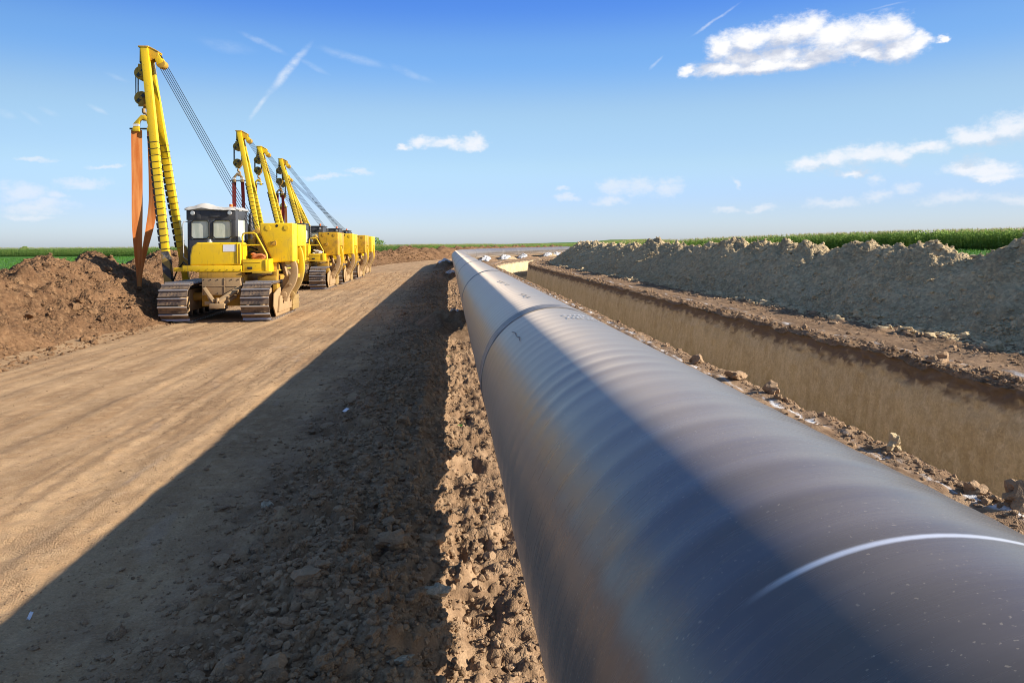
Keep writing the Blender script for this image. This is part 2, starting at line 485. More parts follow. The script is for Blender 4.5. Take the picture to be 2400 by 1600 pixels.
def z_right(n, s):
    e = np.exp(-((n - 8.85) / 0.35) ** 2) + 0.8 * np.exp(-((n - 11.0) / 0.8) ** 2)
    z = 0.05 * fbm(n * 0.9, s * 0.9, 3, 31) + e * (0.09 * fbm(n * 2.2, s * 2.2, 4, 33) + 0.07 * billow(n * 3.8, s * 3.8, 3, 35)) + 0.02 * fbm(n * 7, s * 7, 3, 37)
    return z - 0.12 * (1 - smooth(8.5, 8.62, n)) * (0.5 + 0.9 * np.clip(perlin(s * 0.9, 5.5 + 0 * s, 72), -0.2, 1))

def zg(n, s):
    a = z_road(n, s); b = z_verge(n, s); c = z_right(n, s)
    wr = 1 - smooth(-2.3, -1.5, n)
    return np.where(n > 6.6, c, a * wr + b * (1 - wr) + a * 0.3 * (1 - wr))

def s_rows(a, b, k):
    m = int(math.log(b / a) / k) + 1
    return a * np.exp(np.linspace(0, math.log(b / a), m))

def cols(*segs):
    out = []
    for a, b, d in segs:
        m = max(1, int(round((b - a) / d)))
        out.append(np.linspace(a, b, m, endpoint=False))
    return np.concatenate(out + [[segs[-1][1]]])

def lime_mask(n, s):
    l1 = np.exp(-((n - 4.40 - 0.05 * np.sin(s * 0.35)) / 0.05) ** 2) * smooth(-0.15, 0.35, fbm(n * 6, s * 2.2, 3, 91))
    l2 = np.exp(-((n - 9.25 - 0.1 * np.sin(s * 0.3)) / 0.10) ** 2) * smooth(0.05, 0.5, fbm(n * 5, s * 1.6, 3, 93))
    l3 = smooth(0.62, 0.8, fbm(n * 2.5, s * 0.9, 3, 95)) * (1 - smooth(-2.5, -1.5, n)) * smooth(-4.5, -3.0, n) * 0.07
    return np.clip(l1 * 0.95 + l2 * 0.7 + l3, 0, 1)

def strip(name, ncols, rows, zf, mat, label, category):
    N, S = np.meshgrid(ncols, rows)
    Z = zf(N, S)
    X, Y = W(N, S)
    V = np.stack([X.ravel(), Y.ravel(), Z.ravel()], 1)
    me = mesh_from_arrays(name, V, grid_faces(len(rows), len(ncols)), [mat], attrs={'lime': lime_mask(N, S).ravel(), 'verge': smooth(-2.4, -1.1, N + 0.6 * fbm(N * 1.5, S * 1.1, 3, 97)).ravel()})
    return link(name, me, kind='structure', label=label, category=category)

rows = np.concatenate([[-40, -20, -10, -5, -2, -0.5, 0.5, 1.2, 1.8, 2.2], s_rows(2.5, 640, 0.0085)])
strip('dirt_road', cols((-10.5, -8.6, 0.12), (-8.6, -4.0, 0.055), (-4.0, -1.6, 0.035)), rows, zg, SOIL_ROAD, 'compacted light brown dirt haul road between pipe and brown bank', 'road')
strip('ground', cols((-1.6, 0.7, 0.021), (0.7, 3.9, 0.12), (3.9, 4.80, 0.03)), rows, zg, SOIL_ROAD, 'rough cloddy brown soil strip running under the pipeline', 'ground')
rows_r = np.concatenate([[-40, -20, -10, -2, 1, 3, 4.5], s_rows(5.5, 640, 0.008)])
strip('ground', cols((8.5, 11.8, 0.05), (11.8, 20.0, 0.8)), rows_r, zg, SOIL_VERGE, 'sunlit brown soil shelf between the trench and the grey spoil bank', 'ground')

# ------------------------------------------------------------------ trench
def trench():
    D = 2.5
    rs = np.concatenate([[-40, -20, -8, 0, 2, 4], s_rows(5, 640, 0.006)])
    def wall(n_top, side, zt, nz):
        t = np.linspace(0, 1, nz) ** 1.25
        T, S = np.meshgrid(t, rs)
        z0 = zt(np.full_like(rs, n_top), rs)[:, None]
        Z = z0 + (-D - z0) * T
        depth = 0.34 * T + 0.035 * fbm(S * 4.0, Z * 1.6, 4, 101) * smooth(0, 0.1, T) + 0.014 * fbm(S * 10, Z * 1.0, 3, 103) * smooth(0, 0.05, T)
        crumble = (1 - smooth(0.06, 0.30, T)) * smooth(0, 0.02, T)
        depth = depth + crumble * (0.13 * billow(S * 3.4, Z * 5.0, 3, 105) - 0.06)
        N = n_top - side * depth * 1.0
        moist = np.clip((1 - smooth(0.07, 0.17, T + 0.05 * fbm(S * 2.6, Z * 5, 3, 107) + 0.04 * fbm(S * 9, Z * 11, 3, 108))) + 0.25 * smooth(0.55, 0.8, T), 0, 1)
        X, Y = W(N, S)
        V = np.stack([X.ravel(), Y.ravel(), Z.ravel()], 1)
        return V, grid_faces(len(rs), nz, flip=side > 0), moist.ravel()
    V1, F1, m1 = wall(8.5, 1, zg, 46)
    V2, F2, m2 = wall(4.8, -1, zg, 26)
    nf = np.linspace(5.10, 8.20, 16)
    N, S = np.meshgrid(nf, rs)
    Z = -D + 0.05 * fbm(N * 1.5, S * 1.5, 4, 111)
    X, Y = W(N, S)
    V3 = np.stack([X.ravel(), Y.ravel(), Z.ravel()], 1)
    F3 = grid_faces(len(rs), 16)
    V = np.concatenate([V1, V2, V3]); F = np.concatenate([F1, F2 + len(V1), F3 + len(V1) + len(V2)])
    me = mesh_from_arrays('trench', V, F, [SOIL_WALL], attrs={'moist': np.concatenate([m1, m2, np.full(len(V3), 0.3)])})
    link('trench', me, kind='structure', label='deep straight-sided pipeline trench with tan clay walls', category='trench')
trench()

# ------------------------------------------------------------------ spoil banks
rngb = np.random.RandomState(4)
def crest_points(s0, s1, gap, h, dh, c, dc):
    p = []; s = s0
    while s < s1:
        p.append((s, h + dh * rngb.uniform(-1, 1), c + dc * rngb.uniform(-1, 1)))
        s += gap * rngb.uniform(0.6, 1.4)
    return p
CR = crest_points(2, 640, 2.5, 2.22, 0.42, 15.0, 0.45)
CR = [(a, h - 0.42 * (1 - float(smooth(18, 26, a))), c) for a, h, c in CR]
CR = [(a, max(h, 2.12) if 20 < a < 40 else h, c) for a, h, c in CR]
CL = crest_points(2, 640, 2.6, 1.85, 0.32, -11.3, 0.35)
def left_toe(s):
    return 0.9 * smooth(21.0, 27.0, s)

def bank_h(n, s, pts, slope, stretch, noise_f):
    P = np.array(pts)
    z = np.full(n.shape, -9.0)
    flat_s = s.ravel(); fn = n.ravel(); out = np.full(fn.shape, -9.0)
    order = np.searchsorted(P[:, 0], flat_s)
    for k in range(-4, 5):
        i = np.clip(order + k, 0, len(P) - 1)
        d = np.sqrt((fn - P[i, 2]) ** 2 + (stretch * (flat_s - P[i, 0])) ** 2 + 0.02) - 0.14
        out = np.maximum(out, P[i, 1] - slope * d)
    return out.reshape(n.shape)

def zb_right(n, s):
    nn = n + 0.12 * fbm(n * 0.9, s * 1.3, 3, 121)
    z = bank_h(nn, s, CR, 0.70, 0.50, None)
    face = smooth(-0.2, 0.5, z)
    flute = 0.13 * fbm(s * 1.5 + n * 0.35, n * 0.28, 3, 123)
    knob = smooth(1.3, 2.0, z)
    toe = 1 - smooth(0.1, 0.9, z)
    return z + face * (flute + 0.05 * fbm(n * 2.5, s * 2.5, 4, 125)) + knob * 0.32 * billow(n * 1.7, s * 1.7, 3, 127) + toe * face * 0.16 * billow(n * 2.6, s * 2.6, 3, 129) + face * 0.07 * billow(n * 4.5 + s * 0.8, s * 3.0, 3, 130)

def zb_left(n, s):
    nn = n + left_toe(s) + 0.16 * fbm(n * 0.8, s * 0.9, 3, 131)
    z = bank_h(nn, s, CL, 0.72, 0.40, None)
    face = smooth(-0.2, 0.6, z)
    gully = -0.16 * smooth(0.15, 0.6, fbm(s * 1.0, n * 0.8, 3, 133))
    return z + face * (gully + 0.20 * billow(n * 1.3, s * 1.3, 3, 135) + 0.10 * fbm(n * 3.4, s * 3.4, 4, 137) + 0.09 * billow(n * 5.5, s * 5.5, 2, 138) + 0.025 * fbm(n * 12, s * 12, 2, 139))

def bank(name, ncols, rows, zf, mat, label):
    N, S = np.meshgrid(ncols, rows)
    Z = zf(N, S)
    Zc = np.maximum(Z, -0.35)
    X, Y = W(N, S)
    V = np.stack([X.ravel(), Y.ravel(), Zc.ravel()], 1)
    me = mesh_from_arrays(name, V, grid_faces(len(rows), len(ncols)), [mat])
    return link(name, me, kind='structure', label=label, category='soil bank')

bank('topsoil_bank', cols((-15.8, -12.6, 0.22), (-12.6, -7.4, 0.06)), np.concatenate([[-30, -15, -5, 2, 6], s_rows(9, 560, 0.0048)]), zb_left, SOIL_BANK, 'long reddish brown topsoil bank left of the road behind the machines')
bank('spoil_bank', cols((10.6, 16.3, 0.065), (16.3, 19.6, 0.25)), np.concatenate([[-30, -15, -5, 2, 6], s_rows(9, 560, 0.0046)]), zb_right, SOIL_SUB, 'long shaded spoil bank with sunlit knobbly crest right of the trench')

# ------------------------------------------------------------------ clods (uncountable rubble)
def ico(sub):
    bm = bmesh.new(); bmesh.ops.create_icosphere(bm, subdivisions=sub, radius=1.0)
    V = np.array([v.co[:] for v in bm.verts]); F = np.array([[v.index for v in f.verts] for f in bm.faces]); bm.free()
    return V, F
ICO1, ICO2 = ico(1), ico(2)
ICO3 = ico(3)
def rock_shapes(base, k, rough, seed):
    r = np.random.RandomState(seed); V, F = base; out = []
    for i in range(k):
        off = r.uniform(-50, 50, 3)
        d = 1 + rough * (perlin(V[:, 0] * 1.3 + off[0], V[:, 1] * 1.3 + V[:, 2] * 1.1 + off[1], seed + i) + 0.6 * perlin(V[:, 1] * 2.4 + off[2], V[:, 2] * 2.4 - V[:, 0] + off[0], seed + i + 50))
        v = V * d[:, None]
        for _ in range(5):                                   # chipped flat faces
            a = r.normal(size=3); a /= np.linalg.norm(a); c = r.uniform(0.55, 0.85)
            t = np.maximum(v @ a - c, 0)
            v = v - t[:, None] * a * 0.85
        out.append(v)
    return out, F
SH1, FI1 = rock_shapes(ICO1, 10, 0.45, 7)
SH2, FI2 = rock_shapes(ICO2, 10, 0.5, 8)

def clods(name, n, s, size, zf, mat, label, rs, big=False, sink=0.35, flat=0.7):
    shapes, FI = (SH2, FI2) if big else (SH1, FI1)
    shapes = np.array(shapes)
    k = len(n)
    z = zf(n, s)
    x, y = W(n, s)
    idx = rs.randint(0, len(shapes), k)
    P = shapes[idx] * (size[:, None, None] * rs.uniform(0.7, 1.3, (k, 1, 3)))
    P[:, :, 2] *= flat
    a = rs.uniform(0, 2 * np.pi, k); ca, sa = np.cos(a)[:, None], np.sin(a)[:, None]
    X = P[:, :, 0] * ca - P[:, :, 1] * sa + x[:, None]
    Y = P[:, :, 0] * sa + P[:, :, 1] * ca + y[:, None]
    Z = P[:, :, 2] + (z + size * flat * (1 - 2 * sink) * 0.5)[:, None]
    V = np.stack([X, Y, Z], 2).reshape(-1, 3)
    F = (FI[None] + (np.arange(k) * shapes.shape[1])[:, None, None]).reshape(-1, 3)
    return V, F

def clod_object(name, batches, mat, label):
    Vs, Fs, o = [], [], 0
    for V, F in batches:
        Vs.append(V); Fs.append(F + o); o += len(V)
    me = mesh_from_arrays(name, np.concatenate(Vs), np.concatenate(Fs), [mat], smooth_shade=False)
    return link(name, me, kind='stuff', label=label, category='clods')

rc = np.random.RandomState(12)
def logs(a, b, k):
    return a * np.exp(rc.uniform(0, 1, k) * math.log(b / a))
def sizes(k, s, lo, hi, px, p=2.2):
    u = rc.uniform(0, 1, k) ** p
    return np.maximum(lo + (hi - lo) * u, px * s)

B = []
k = 11000
s = logs(2.9, 45, k); n = np.clip(rc.normal(-0.75, 0.62, k), -2.4, 0.9)
B.append(clods('', n, s, sizes(k, s, 0.007, 0.035, 0.0010), zg, None, '', rc))
k = 1300
s = logs(2.9, 60, k); n = np.clip(rc.normal(-0.7, 0.45, k), -1.9, 0.3)
B.append(clods('', n, s, sizes(k, s, 0.022, 0.075, 0.0012, 3.4), zg, None, '', rc, True))
k = 3200
s = logs(2.9, 18, k); n = np.clip(rc.normal(-0.62, 0.42, k), -1.7, 0.25)
B.append(clods('', n, s, sizes(k, s, 0.012, 0.038, 0.0012, 1.8), zg, None, '', rc, True, flat=0.85))
k = 4500
s = logs(2.9, 30, k); n = rc.uniform(-0.3, 0.75, k)
B.append(clods('', n, s, sizes(k, s, 0.006, 0.028, 0.0009, 3.0), zg, None, '', rc))
k = 3000
s = logs(3.2, 60, k); n = rc.uniform(-8.0, -1.6, k) 
B.append(clods('', n, s, sizes(k, s, 0.004, 0.016, 0.0008, 4.0), zg, None, '', rc))
k = 11000
s = logs(3.2, 16, k); n = -1.2 - 3.6 * rc.uniform(0, 1, k) ** 1.5
B.append(clods('', n, s, sizes(k, s, 0.003, 0.010, 0.0007, 3.0), zg, None, '', rc))
clod_object('soil_clods', B, CLOD_DARK, 'loose brown soil clods heaped along the road edge beside the pipe')

B = []
k = 3200
s = logs(5.0, 80, k); n = 4.80 - np.abs(rc.normal(0, 0.25, k))
B.append(clods('', n, s, sizes(k, s, 0.010, 0.035, 0.0010, 2.5), zg, None, '', rc))
k = 240
s = logs(5.0, 80, k); n = 4.74 - np.abs(rc.normal(0, 0.14, k))
B.append(clods('', n, s, sizes(k, s, 0.02, 0.07, 0.0014, 2.6), zg, None, '', rc, True))
k = 4200
s = logs(9.0, 110, k); n = np.where(rc.uniform(0, 1, k) < 0.6, 8.55 + np.abs(rc.normal(0, 0.3, k)), rc.normal(10.6, 0.5, k))
B.append(clods('', n, s, sizes(k, s, 0.015, 0.055, 0.0012, 2.6), zg, None, '', rc))
k = 420
s = logs(9.0, 110, k); n = np.where(rc.uniform(0, 1, k) < 0.6, 8.62 + np.abs(rc.normal(0, 0.25, k)), rc.normal(10.7, 0.4, k))
B.append(clods('', n, s, sizes(k, s, 0.03, 0.10, 0.0015, 3.0), zg, None, '', rc, True))
clod_object('soil_clods', B, CLOD_DARK, 'sunlit brown soil crumbs lining both lips of the trench')

def zmax_right(n, s):
    return np.maximum(zb_right(n, s), zg(n, s))
def zmax_left(n, s):
    return np.maximum(zb_left(n, s), zg(n, s))
B = []
k = 5200
s = logs(11, 120, k); n = 11.0 + np.abs(rc.normal(0, 0.75, k))
B.append(clods('', n, s, sizes(k, s, 0.02, 0.07, 0.0013, 2.6), zmax_right, None, '', rc))
k = 600
s = logs(11, 100, k); n = 10.9 + np.abs(rc.normal(0, 0.55, k))
B.append(clods('', n, s, sizes(k, s, 0.05, 0.17, 0.0016, 2.6), zmax_right, None, '', rc, True))
k = 6500
s = logs(12, 100, k); n = rc.uniform(11.5, 15.8, k)
B.append(clods('', n, s, sizes(k, s, 0.015, 0.11, 0.0013, 5.0), zmax_right, None, '', rc))
clod_object('soil_clods', B, CLOD_SUB, 'grey subsoil lumps rolled down the shaded spoil bank')
B = []
k = 9000
s = logs(10, 110, k); n = rc.uniform(-12.3, -7.9, k) 
B.append(clods('', n, s, sizes(k, s, 0.014, 0.06, 0.0012, 3.2), zmax_left, None, '', rc))
k = 500
s = logs(10, 90, k); n = rc.uniform(-11.8, -8.2, k) - 0.9 * smooth(21.0, 27.0, s)
B.append(clods('', n, s, sizes(k, s, 0.04, 0.15, 0.0015, 2.6), zmax_left, None, '', rc, True))
clod_object('soil_clods', B, CLOD_BANK, 'crumbly brown lumps lying on the topsoil bank')

# ------------------------------------------------------------------ fields
def z_left_field(x, y):
    off = (x - 15) - 0.376 * (y - 92)                      # how far left of the works (negative) past the bend
    return 0.10 * fbm(x * 0.02, y * 0.02, 2, 201) + 4.3 * smooth(210, 720, y) * smooth(20, 140, x) * smooth(14, 40, -off)
def z_right_field(x, y):
    return 1.15 * smooth(24, 66, x) + 0.08 * fbm(x * 0.02, y * 0.02, 2, 203) - 0.05

M = Mat('short_green_crop', (0.06, 0.16, 0.02), 0.8, 0, 0.2)
c = M.mix(M.step(M.noise(0.35, 5, 0.6), 0.35, 0.7), (0.055, 0.150, 0.015), (0.090, 0.230, 0.025))
c = M.mix(M.step(M.noise(9.0, 4, 0.6), 0.45, 0.75), c, (0.040, 0.110, 0.012))
M.set('Base Color', c); M.bump(M.noise(6, 5, 0.7), 1.0, 0.2)
GREEN = M.m

def fields():
    # left: everything left of n = -14.5, carried out to the horizon
    sr_ = np.concatenate([[-60, -30, 0], s_rows(10, 1400, 0.04)])
    nl = -np.concatenate([[14.5], 14.5 + np.geomspace(1.5, 1500, 40)])[::-1]
    N, S = np.meshgrid(nl, sr_)
    X, Y = W(N, S)
    Z = z_left_field(X, Y) - 0.02
    me = mesh_from_arrays('green_field', np.stack([X.ravel(), Y.ravel(), Z.ravel()], 1), grid_faces(len(sr_), len(nl)), [GREEN])
    link('green_field', me, kind='structure', label='low bright green crop strip behind the brown bank', category='field')
    bx, by = W(np.full(len(sr_), 18.6), sr_)
    t = np.concatenate([[0], np.geomspace(1.5, 2500, 45)])
    X = bx[:, None] + t[None]; Y = np.repeat(by[:, None], len(t), 1)
    Z = z_right_field(X, Y)
    me = mesh_from_arrays('green_field', np.stack([X.ravel(), Y.ravel(), Z.ravel()], 1), grid_faces(len(sr_), len(t)), [GREEN])
    link('green_field', me, kind='structure', label='green grass margin between the spoil bank and the tall corn', category='field')
    V = np.array([(-9000, -3000, -3.2), (9000, -3000, -3.2), (9000, 12000, -3.2), (-9000, 12000, -3.2)], float)
    me = mesh_from_arrays('terrain', V, np.array([[0, 1, 2, 3]]), [GREEN])
    link('terrain', me, kind='structure', label='flat farmland running out to the horizon', category='terrain')
fields()

def leaf_mat(name, c1, c2, trans=0.35):
    M = Mat(name, c1, 0.6, 0, 0.3)
    c = M.mix(M.step(M.noise(1.3, 4, 0.6), 0.35, 0.7), c1, c2)
    M.set('Base Color', c)
    tr = M.n('ShaderNodeBsdfTranslucent'); M.l(c, tr.inputs[0])
    mx = M.n('ShaderNodeMixShader'); mx.inputs[0].default_value = trans
    M.l(M.b.outputs[0], mx.inputs[1]); M.l(tr.outputs[0], mx.inputs[2])
    M.l(mx.outputs[0], M.t.nodes['Material Output'].inputs['Surface'])
    return M.m
LEAF = leaf_mat('corn_leaf', (0.230, 0.350, 0.080), (0.380, 0.520, 0.150), 0.6)
TASSEL = leaf_mat('corn_tassel', (0.42, 0.33, 0.14), (0.55, 0.43, 0.20), 0.35)

def corn_plant(rs, leaves, h):
    V, F, Mi = [], [], []
    def quadstrip(pts, ws, side, mi):
        b = len(V)
        for p, w in zip(pts, ws):
            V.append(p - side * w); V.append(p + side * w)
        for i in range(len(pts) - 1):
            F.append((b + 2 * i, b + 2 * i + 1, b + 2 * i + 3, b + 2 * i + 2)); Mi.append(mi)
    up = np.array([0, 0, 1.0])
    for a in (0, 1.57):
        quadstrip([up * 0, up * h * 0.9], [0.014, 0.010], np.array([math.cos(a), math.sin(a), 0]), 0)
    a0 = rs.uniform(0, 6.28)
    for i in range(leaves):
        zb = h * (0.16 + 0.72 * i / (leaves - 1))
        a = a0 + math.pi * i + rs.uniform(-0.5, 0.5)
        L = rs.uniform(0.55, 0.8) * (1.0 if i < leaves - 2 else 0.7)
        d = np.array([math.cos(a), math.sin(a), 0]); sd = np.array([-math.sin(a), math.cos(a), 0])
        p = [up * zb, up * (zb + L * 0.38) + d * L * 0.28, up * (zb + L * 0.36) + d * L * 0.62, up * (zb + L * rs.uniform(-0.1, 0.2)) + d * L * 0.92]
        quadstrip(p, [0.025, 0.050, 0.042, 0.004], sd + up * rs.uniform(-0.4, 0.4), 0)
    for j in range(5):
        a = rs.uniform(0, 6.28); t = rs.uniform(0.0, 0.10) if j else 0
        d = np.array([math.cos(a), math.sin(a), 0])
        quadstrip([up * h * 0.88, up * (h * 0.88 + 0.33 - t) + d * (0.11 if j else 0.01)], [0.008, 0.006], np.array([-d[1], d[0], 0]), 1)
    return np.array(V), np.array(F), np.array(Mi)

def corn_field(label, xs, ys, zs, rs, leaves, hmul):
    kinds = [corn_plant(rs, leaves, 2.15) for _ in range(6)]
    Vs, Fs, Ms, off = [], [], [], 0
    which = rs.randint(0, 6, len(xs))
    for t in range(6):
        sel = which == t
        V, F, Mi = kinds[t]
        m = sel.sum()
        a = rs.uniform(0, 6.28, m); sc = hmul * rs.uniform(0.90, 1.06, m)
        ca, sa = np.cos(a)[:, None], np.sin(a)[:, None]
        X = (V[None, :, 0] * ca - V[None, :, 1] * sa) * sc[:, None] + xs[sel][:, None]
        Y = (V[None, :, 0] * sa + V[None, :, 1] * ca) * sc[:, None] + ys[sel][:, None]
        Z = V[None, :, 2] * sc[:, None] + zs[sel][:, None]
        Vs.append(np.stack([X, Y, Z], 2).reshape(-1, 3))
        Fs.append((F[None] + (off + np.arange(m) * len(V))[:, None, None]).reshape(-1, 4))
        Ms.append(np.tile(Mi, m)); off += m * len(V)
    me = mesh_from_arrays('corn_field', np.concatenate(Vs), np.concatenate(Fs), [LEAF, TASSEL], np.concatenate(Ms), smooth_shade=False)
    return link('corn_field', me, kind='stuff', label=label, category='corn')

def plant_rows(line, nrow, gap, step_k, side, rs):
    """rows of plants along a polyline (world xy), nrow deep towards `side`"""
    P = np.array(line, float); seg = np.diff(P, axis=0); ln = np.hypot(*seg.T)
    xs, ys = [], []
    for r in range(nrow):
        for i in range(len(seg)):
            d = seg[i] / ln[i]; nrm = np.array([d[1], -d[0]]) * side
            t = 0.0
            while t < ln[i]:
                p = P[i] + d * t
                dist = math.hypot(p[0], p[1])
                q = p + nrm * (r * gap + rs.uniform(-0.1, 0.1))
                xs.append(q[0]); ys.append(q[1])
                t += max(0.20, dist * step_k) * rs.uniform(0.7, 1.3)
    return np.array(xs), np.array(ys)

rk = np.random.RandomState(31)
x, y = plant_rows([(70, 15), (69.5, 72), (63, 92), (48, 100), (34, 101), (25.8, 98.5)], 7, 0.75, 0.0021, 1, rk)
corn_field('tall green corn field with tan tassels beyond the grey spoil bank', x, y, z_right_field(x, y), rk, 9, 1.22)
lx, ly = W(np.full(8, -25.0), np.array([146, 170, 220, 300, 420, 600, 840, 1150]))
left_line = [(-330, 235), (-170, 212), (-60, 190), (-20, 172)] + list(zip(lx, ly))
x, y = plant_rows(left_line, 7, 0.8, 0.0024, -1, rk)
corn_field('distant green corn field along the horizon behind the brown bank', x, y, z_left_field(x, y), rk, 6, 1.12)
# the crop's closed canopy behind the first rows
def canopy(label, line, depth, side, zf, h):
    P = np.array(line, float); seg = np.gradient(P, axis=0); seg /= np.hypot(*seg.T)[:, None]
    nrm = np.stack([seg[:, 1], -seg[:, 0]], 1) * side
    ts = np.array([4.0, 5, 6, depth * 0.5 + 3, depth * 0.8 + 1, depth])
    dense = 30
    tt = np.linspace(0, len(P) - 1, dense * (len(P) - 1) + 1)
    PX = np.interp(tt, np.arange(len(P)), P[:, 0]); PY = np.interp(tt, np.arange(len(P)), P[:, 1])
    NX = np.interp(tt, np.arange(len(P)), nrm[:, 0]); NY = np.interp(tt, np.arange(len(P)), nrm[:, 1])
    X = PX[:, None] + NX[:, None] * ts; Y = PY[:, None] + NY[:, None] * ts
    Z = zf(X, Y) + h + 0.1 * fbm(X * 1.3, Y * 1.3, 2, 211)
    Z[:, 0] -= h
    X[:, 1] = X[:, 0] + NX * 0.3; Y[:, 1] = Y[:, 0] + NY * 0.3
    V = np.stack([X.ravel(), Y.ravel(), Z.ravel()], 1)
    me = mesh_from_arrays('corn_canopy', V, grid_faces(len(tt), len(ts)), [CANOPY])
    link('corn_canopy', me, kind='stuff', label=label, category='corn')
M = Mat('corn_canopy', (0.06, 0.13, 0.02), 0.9, 0, 0.1)
M.set('Base Color', M.mix(M.step(M.noise(3.0, 5, 0.7), 0.45, 0.65), (0.08, 0.17, 0.03), (0.30, 0.27, 0.10)))
M.bump(M.noise(5, 4, 0.7), 1.0, 0.3)
CANOPY = M.m
canopy('closed inner canopy of the corn on the right', [(70, 15), (69.5, 72), (63, 92), (48, 100), (34, 101), (25.8, 98.5)], 8, 1, z_right_field, 2.3)
canopy('closed inner canopy of the corn on the left horizon', left_line, 26, -1, z_left_field, 2.0)

# short tufts on the two green margins
def tufts(label, x, y, z, size, rs):
    k = len(x); nb = 4
    V = np.zeros((k, nb, 3, 3))
    a = rs.uniform(0, 6.28, (k, nb)); L = size[:, None] * rs.uniform(0.6, 1.3, (k, nb)); w = 0.16 * L
    d = np.stack([np.cos(a), np.sin(a)], 2); q = np.stack([-np.sin(a), np.cos(a)], 2)
    base = np.stack([x, y], 1)[:, None] + 0.15 * d * size[:, None, None]
    V[:, :, 0, :2] = base - q * w[..., None]; V[:, :, 1, :2] = base + q * w[..., None]
    V[:, :, 2, :2] = base + d * (L * 0.55)[..., None]
    V[:, :, :2, 2] = z[:, None, None] - 0.02; V[:, :, 2, 2] = z[:, None] + L
    F = np.arange(k * nb * 3).reshape(-1, 3)
    me = mesh_from_arrays('grass', V.reshape(-1, 3), F, [TUFT], smooth_shade=False)
    link('grass', me, kind='stuff', label=label, category='grass')
TUFT = leaf_mat('grass_blade', (0.060, 0.170, 0.018), (0.110, 0.270, 0.030), 0.3)
k = 9000
yy = rk.uniform(20, 96, k); xx = rk.uniform(22, 69, k)
tufts('bright green grass growing at the foot of the right corn field', xx, yy, z_right_field(xx, yy), rk.uniform(0.10, 0.28, k), rk)
k = 12000
ss = rk.uniform(22, 165, k); nn = -rk.uniform(15, 110, k)
xx, yy = W(nn, ss)
tufts('bright green low crop rows behind the brown bank', xx, yy, z_left_field(xx, yy), rk.uniform(0.12, 0.30, k), rk)
#@@PART2
# ------------------------------------------------------------------ pipeline
PR, PN, PZ = 0.61, 0.87, 1.066
M = Mat('pipe_coating', (0.03, 0.033, 0.04), 0.32, 0, 0.65)
uvc = M.coord('uv')
def uvs_(sx, sy):
    v = M.n('ShaderNodeVectorMath', operation='MULTIPLY'); M.l(uvc, v.inputs[0]); v.inputs[1].default_value = (sx, sy, 0)
    return v.outputs[0]
sp = M.n('ShaderNodeSeparateXYZ'); M.l(uvc, sp.inputs[0])
ax, an = sp.outputs[0], sp.outputs[1]
brush = M.noise(1.0, 5, 0.65, uvs_(38, 1.6))           # wiping marks round the pipe
broad = M.noise(1.0, 4, 0.6, uvs_(1.3, 1.1))
geo = M.n('ShaderNodeNewGeometry'); sn = M.n('ShaderNodeSeparateXYZ'); M.l(geo.outputs['Normal'], sn.inputs[0])
film = M.math('ADD', M.math('MULTIPLY', M.step(brush, 0.30, 0.72), 0.05), M.math('MULTIPLY', M.step(broad, 0.35, 0.7), 0.07))
film = M.math('ADD', film, M.math('ADD', M.math('MULTIPLY', M.step(ax, 0.7, 4.5), 0.22), M.math('MULTIPLY', M.step(ax, 3.5, 18.0), 0.13)))      # dust film grows with distance along the pipe
film = M.math('SUBTRACT', M.math('ADD', film, 0.14), M.math('MULTIPLY', M.step(ax, 70.0, 105.0), 0.26))
film = M.math('MAXIMUM', film, 0.0)
sx1 = M.step(M.noise(1.0, 2, 0.5, uvs_(105, 55)), 0.66, 0.72)
sx2 = M.step(M.noise(1.0, 2, 0.5, uvs_(3.0, 2.0)), 0.38, 0.56)
spots = M.math('MULTIPLY', M.math('MULTIPLY', sx1, sx2), 0.75)                    # splashes of dried mud
c = M.mix(film, (0.013, 0.017, 0.032), (0.50, 0.395, 0.285))
c = M.mix(spots, c, (0.45, 0.36, 0.25))
scr = M.step(M.noise(1.0, 2, 0.5, uvs_(95, 0.9)), 0.70, 0.76)
c = M.mix(M.math('MULTIPLY', scr, 0.28), c, (0.45, 0.40, 0.33))
# white rope scuff round the pipe on its nearest length
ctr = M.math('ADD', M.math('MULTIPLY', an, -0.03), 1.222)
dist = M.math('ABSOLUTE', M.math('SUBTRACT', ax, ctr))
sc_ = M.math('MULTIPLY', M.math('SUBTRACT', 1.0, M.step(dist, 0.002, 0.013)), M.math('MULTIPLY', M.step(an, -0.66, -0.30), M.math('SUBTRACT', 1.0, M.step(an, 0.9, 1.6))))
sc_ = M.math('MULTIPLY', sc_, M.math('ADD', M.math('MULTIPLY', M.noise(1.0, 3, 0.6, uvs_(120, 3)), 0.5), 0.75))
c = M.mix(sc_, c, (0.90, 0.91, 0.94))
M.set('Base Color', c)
M.set('Roughness', M.math('ADD', M.math('MULTIPLY', brush, 0.16), M.math('ADD', M.math('MULTIPLY', film, 0.40), 0.10)))
M.set('Diffuse Roughness', 1.0); M.set('Sheen Weight', 0.38); M.set('Sheen Roughness', 0.38); M.set('Sheen Tint', (0.85, 0.70, 0.52, 1))
M.bump(M.math('ADD', brush, M.math('MULTIPLY', spots, 2.0)), 0.05, 0.004)
PIPE = M.m
M = Mat('joint_sleeve', (0.035, 0.034, 0.034), 0.5, 0, 0.4)
M.set('Base Color', M.mix(M.step(M.noise(9, 4, 0.6), 0.3, 0.7), (0.13, 0.125, 0.125), (0.30, 0.265, 0.23)))
SLEEVE = M.m

def pipe_frame(s):
    x, y = W(np.full_like(s, PN), s)
    th = np.clip((s - S0) / RB, 0, TH)
    return x, y, np.cos(th), -np.sin(th)            # centre and the sideways direction

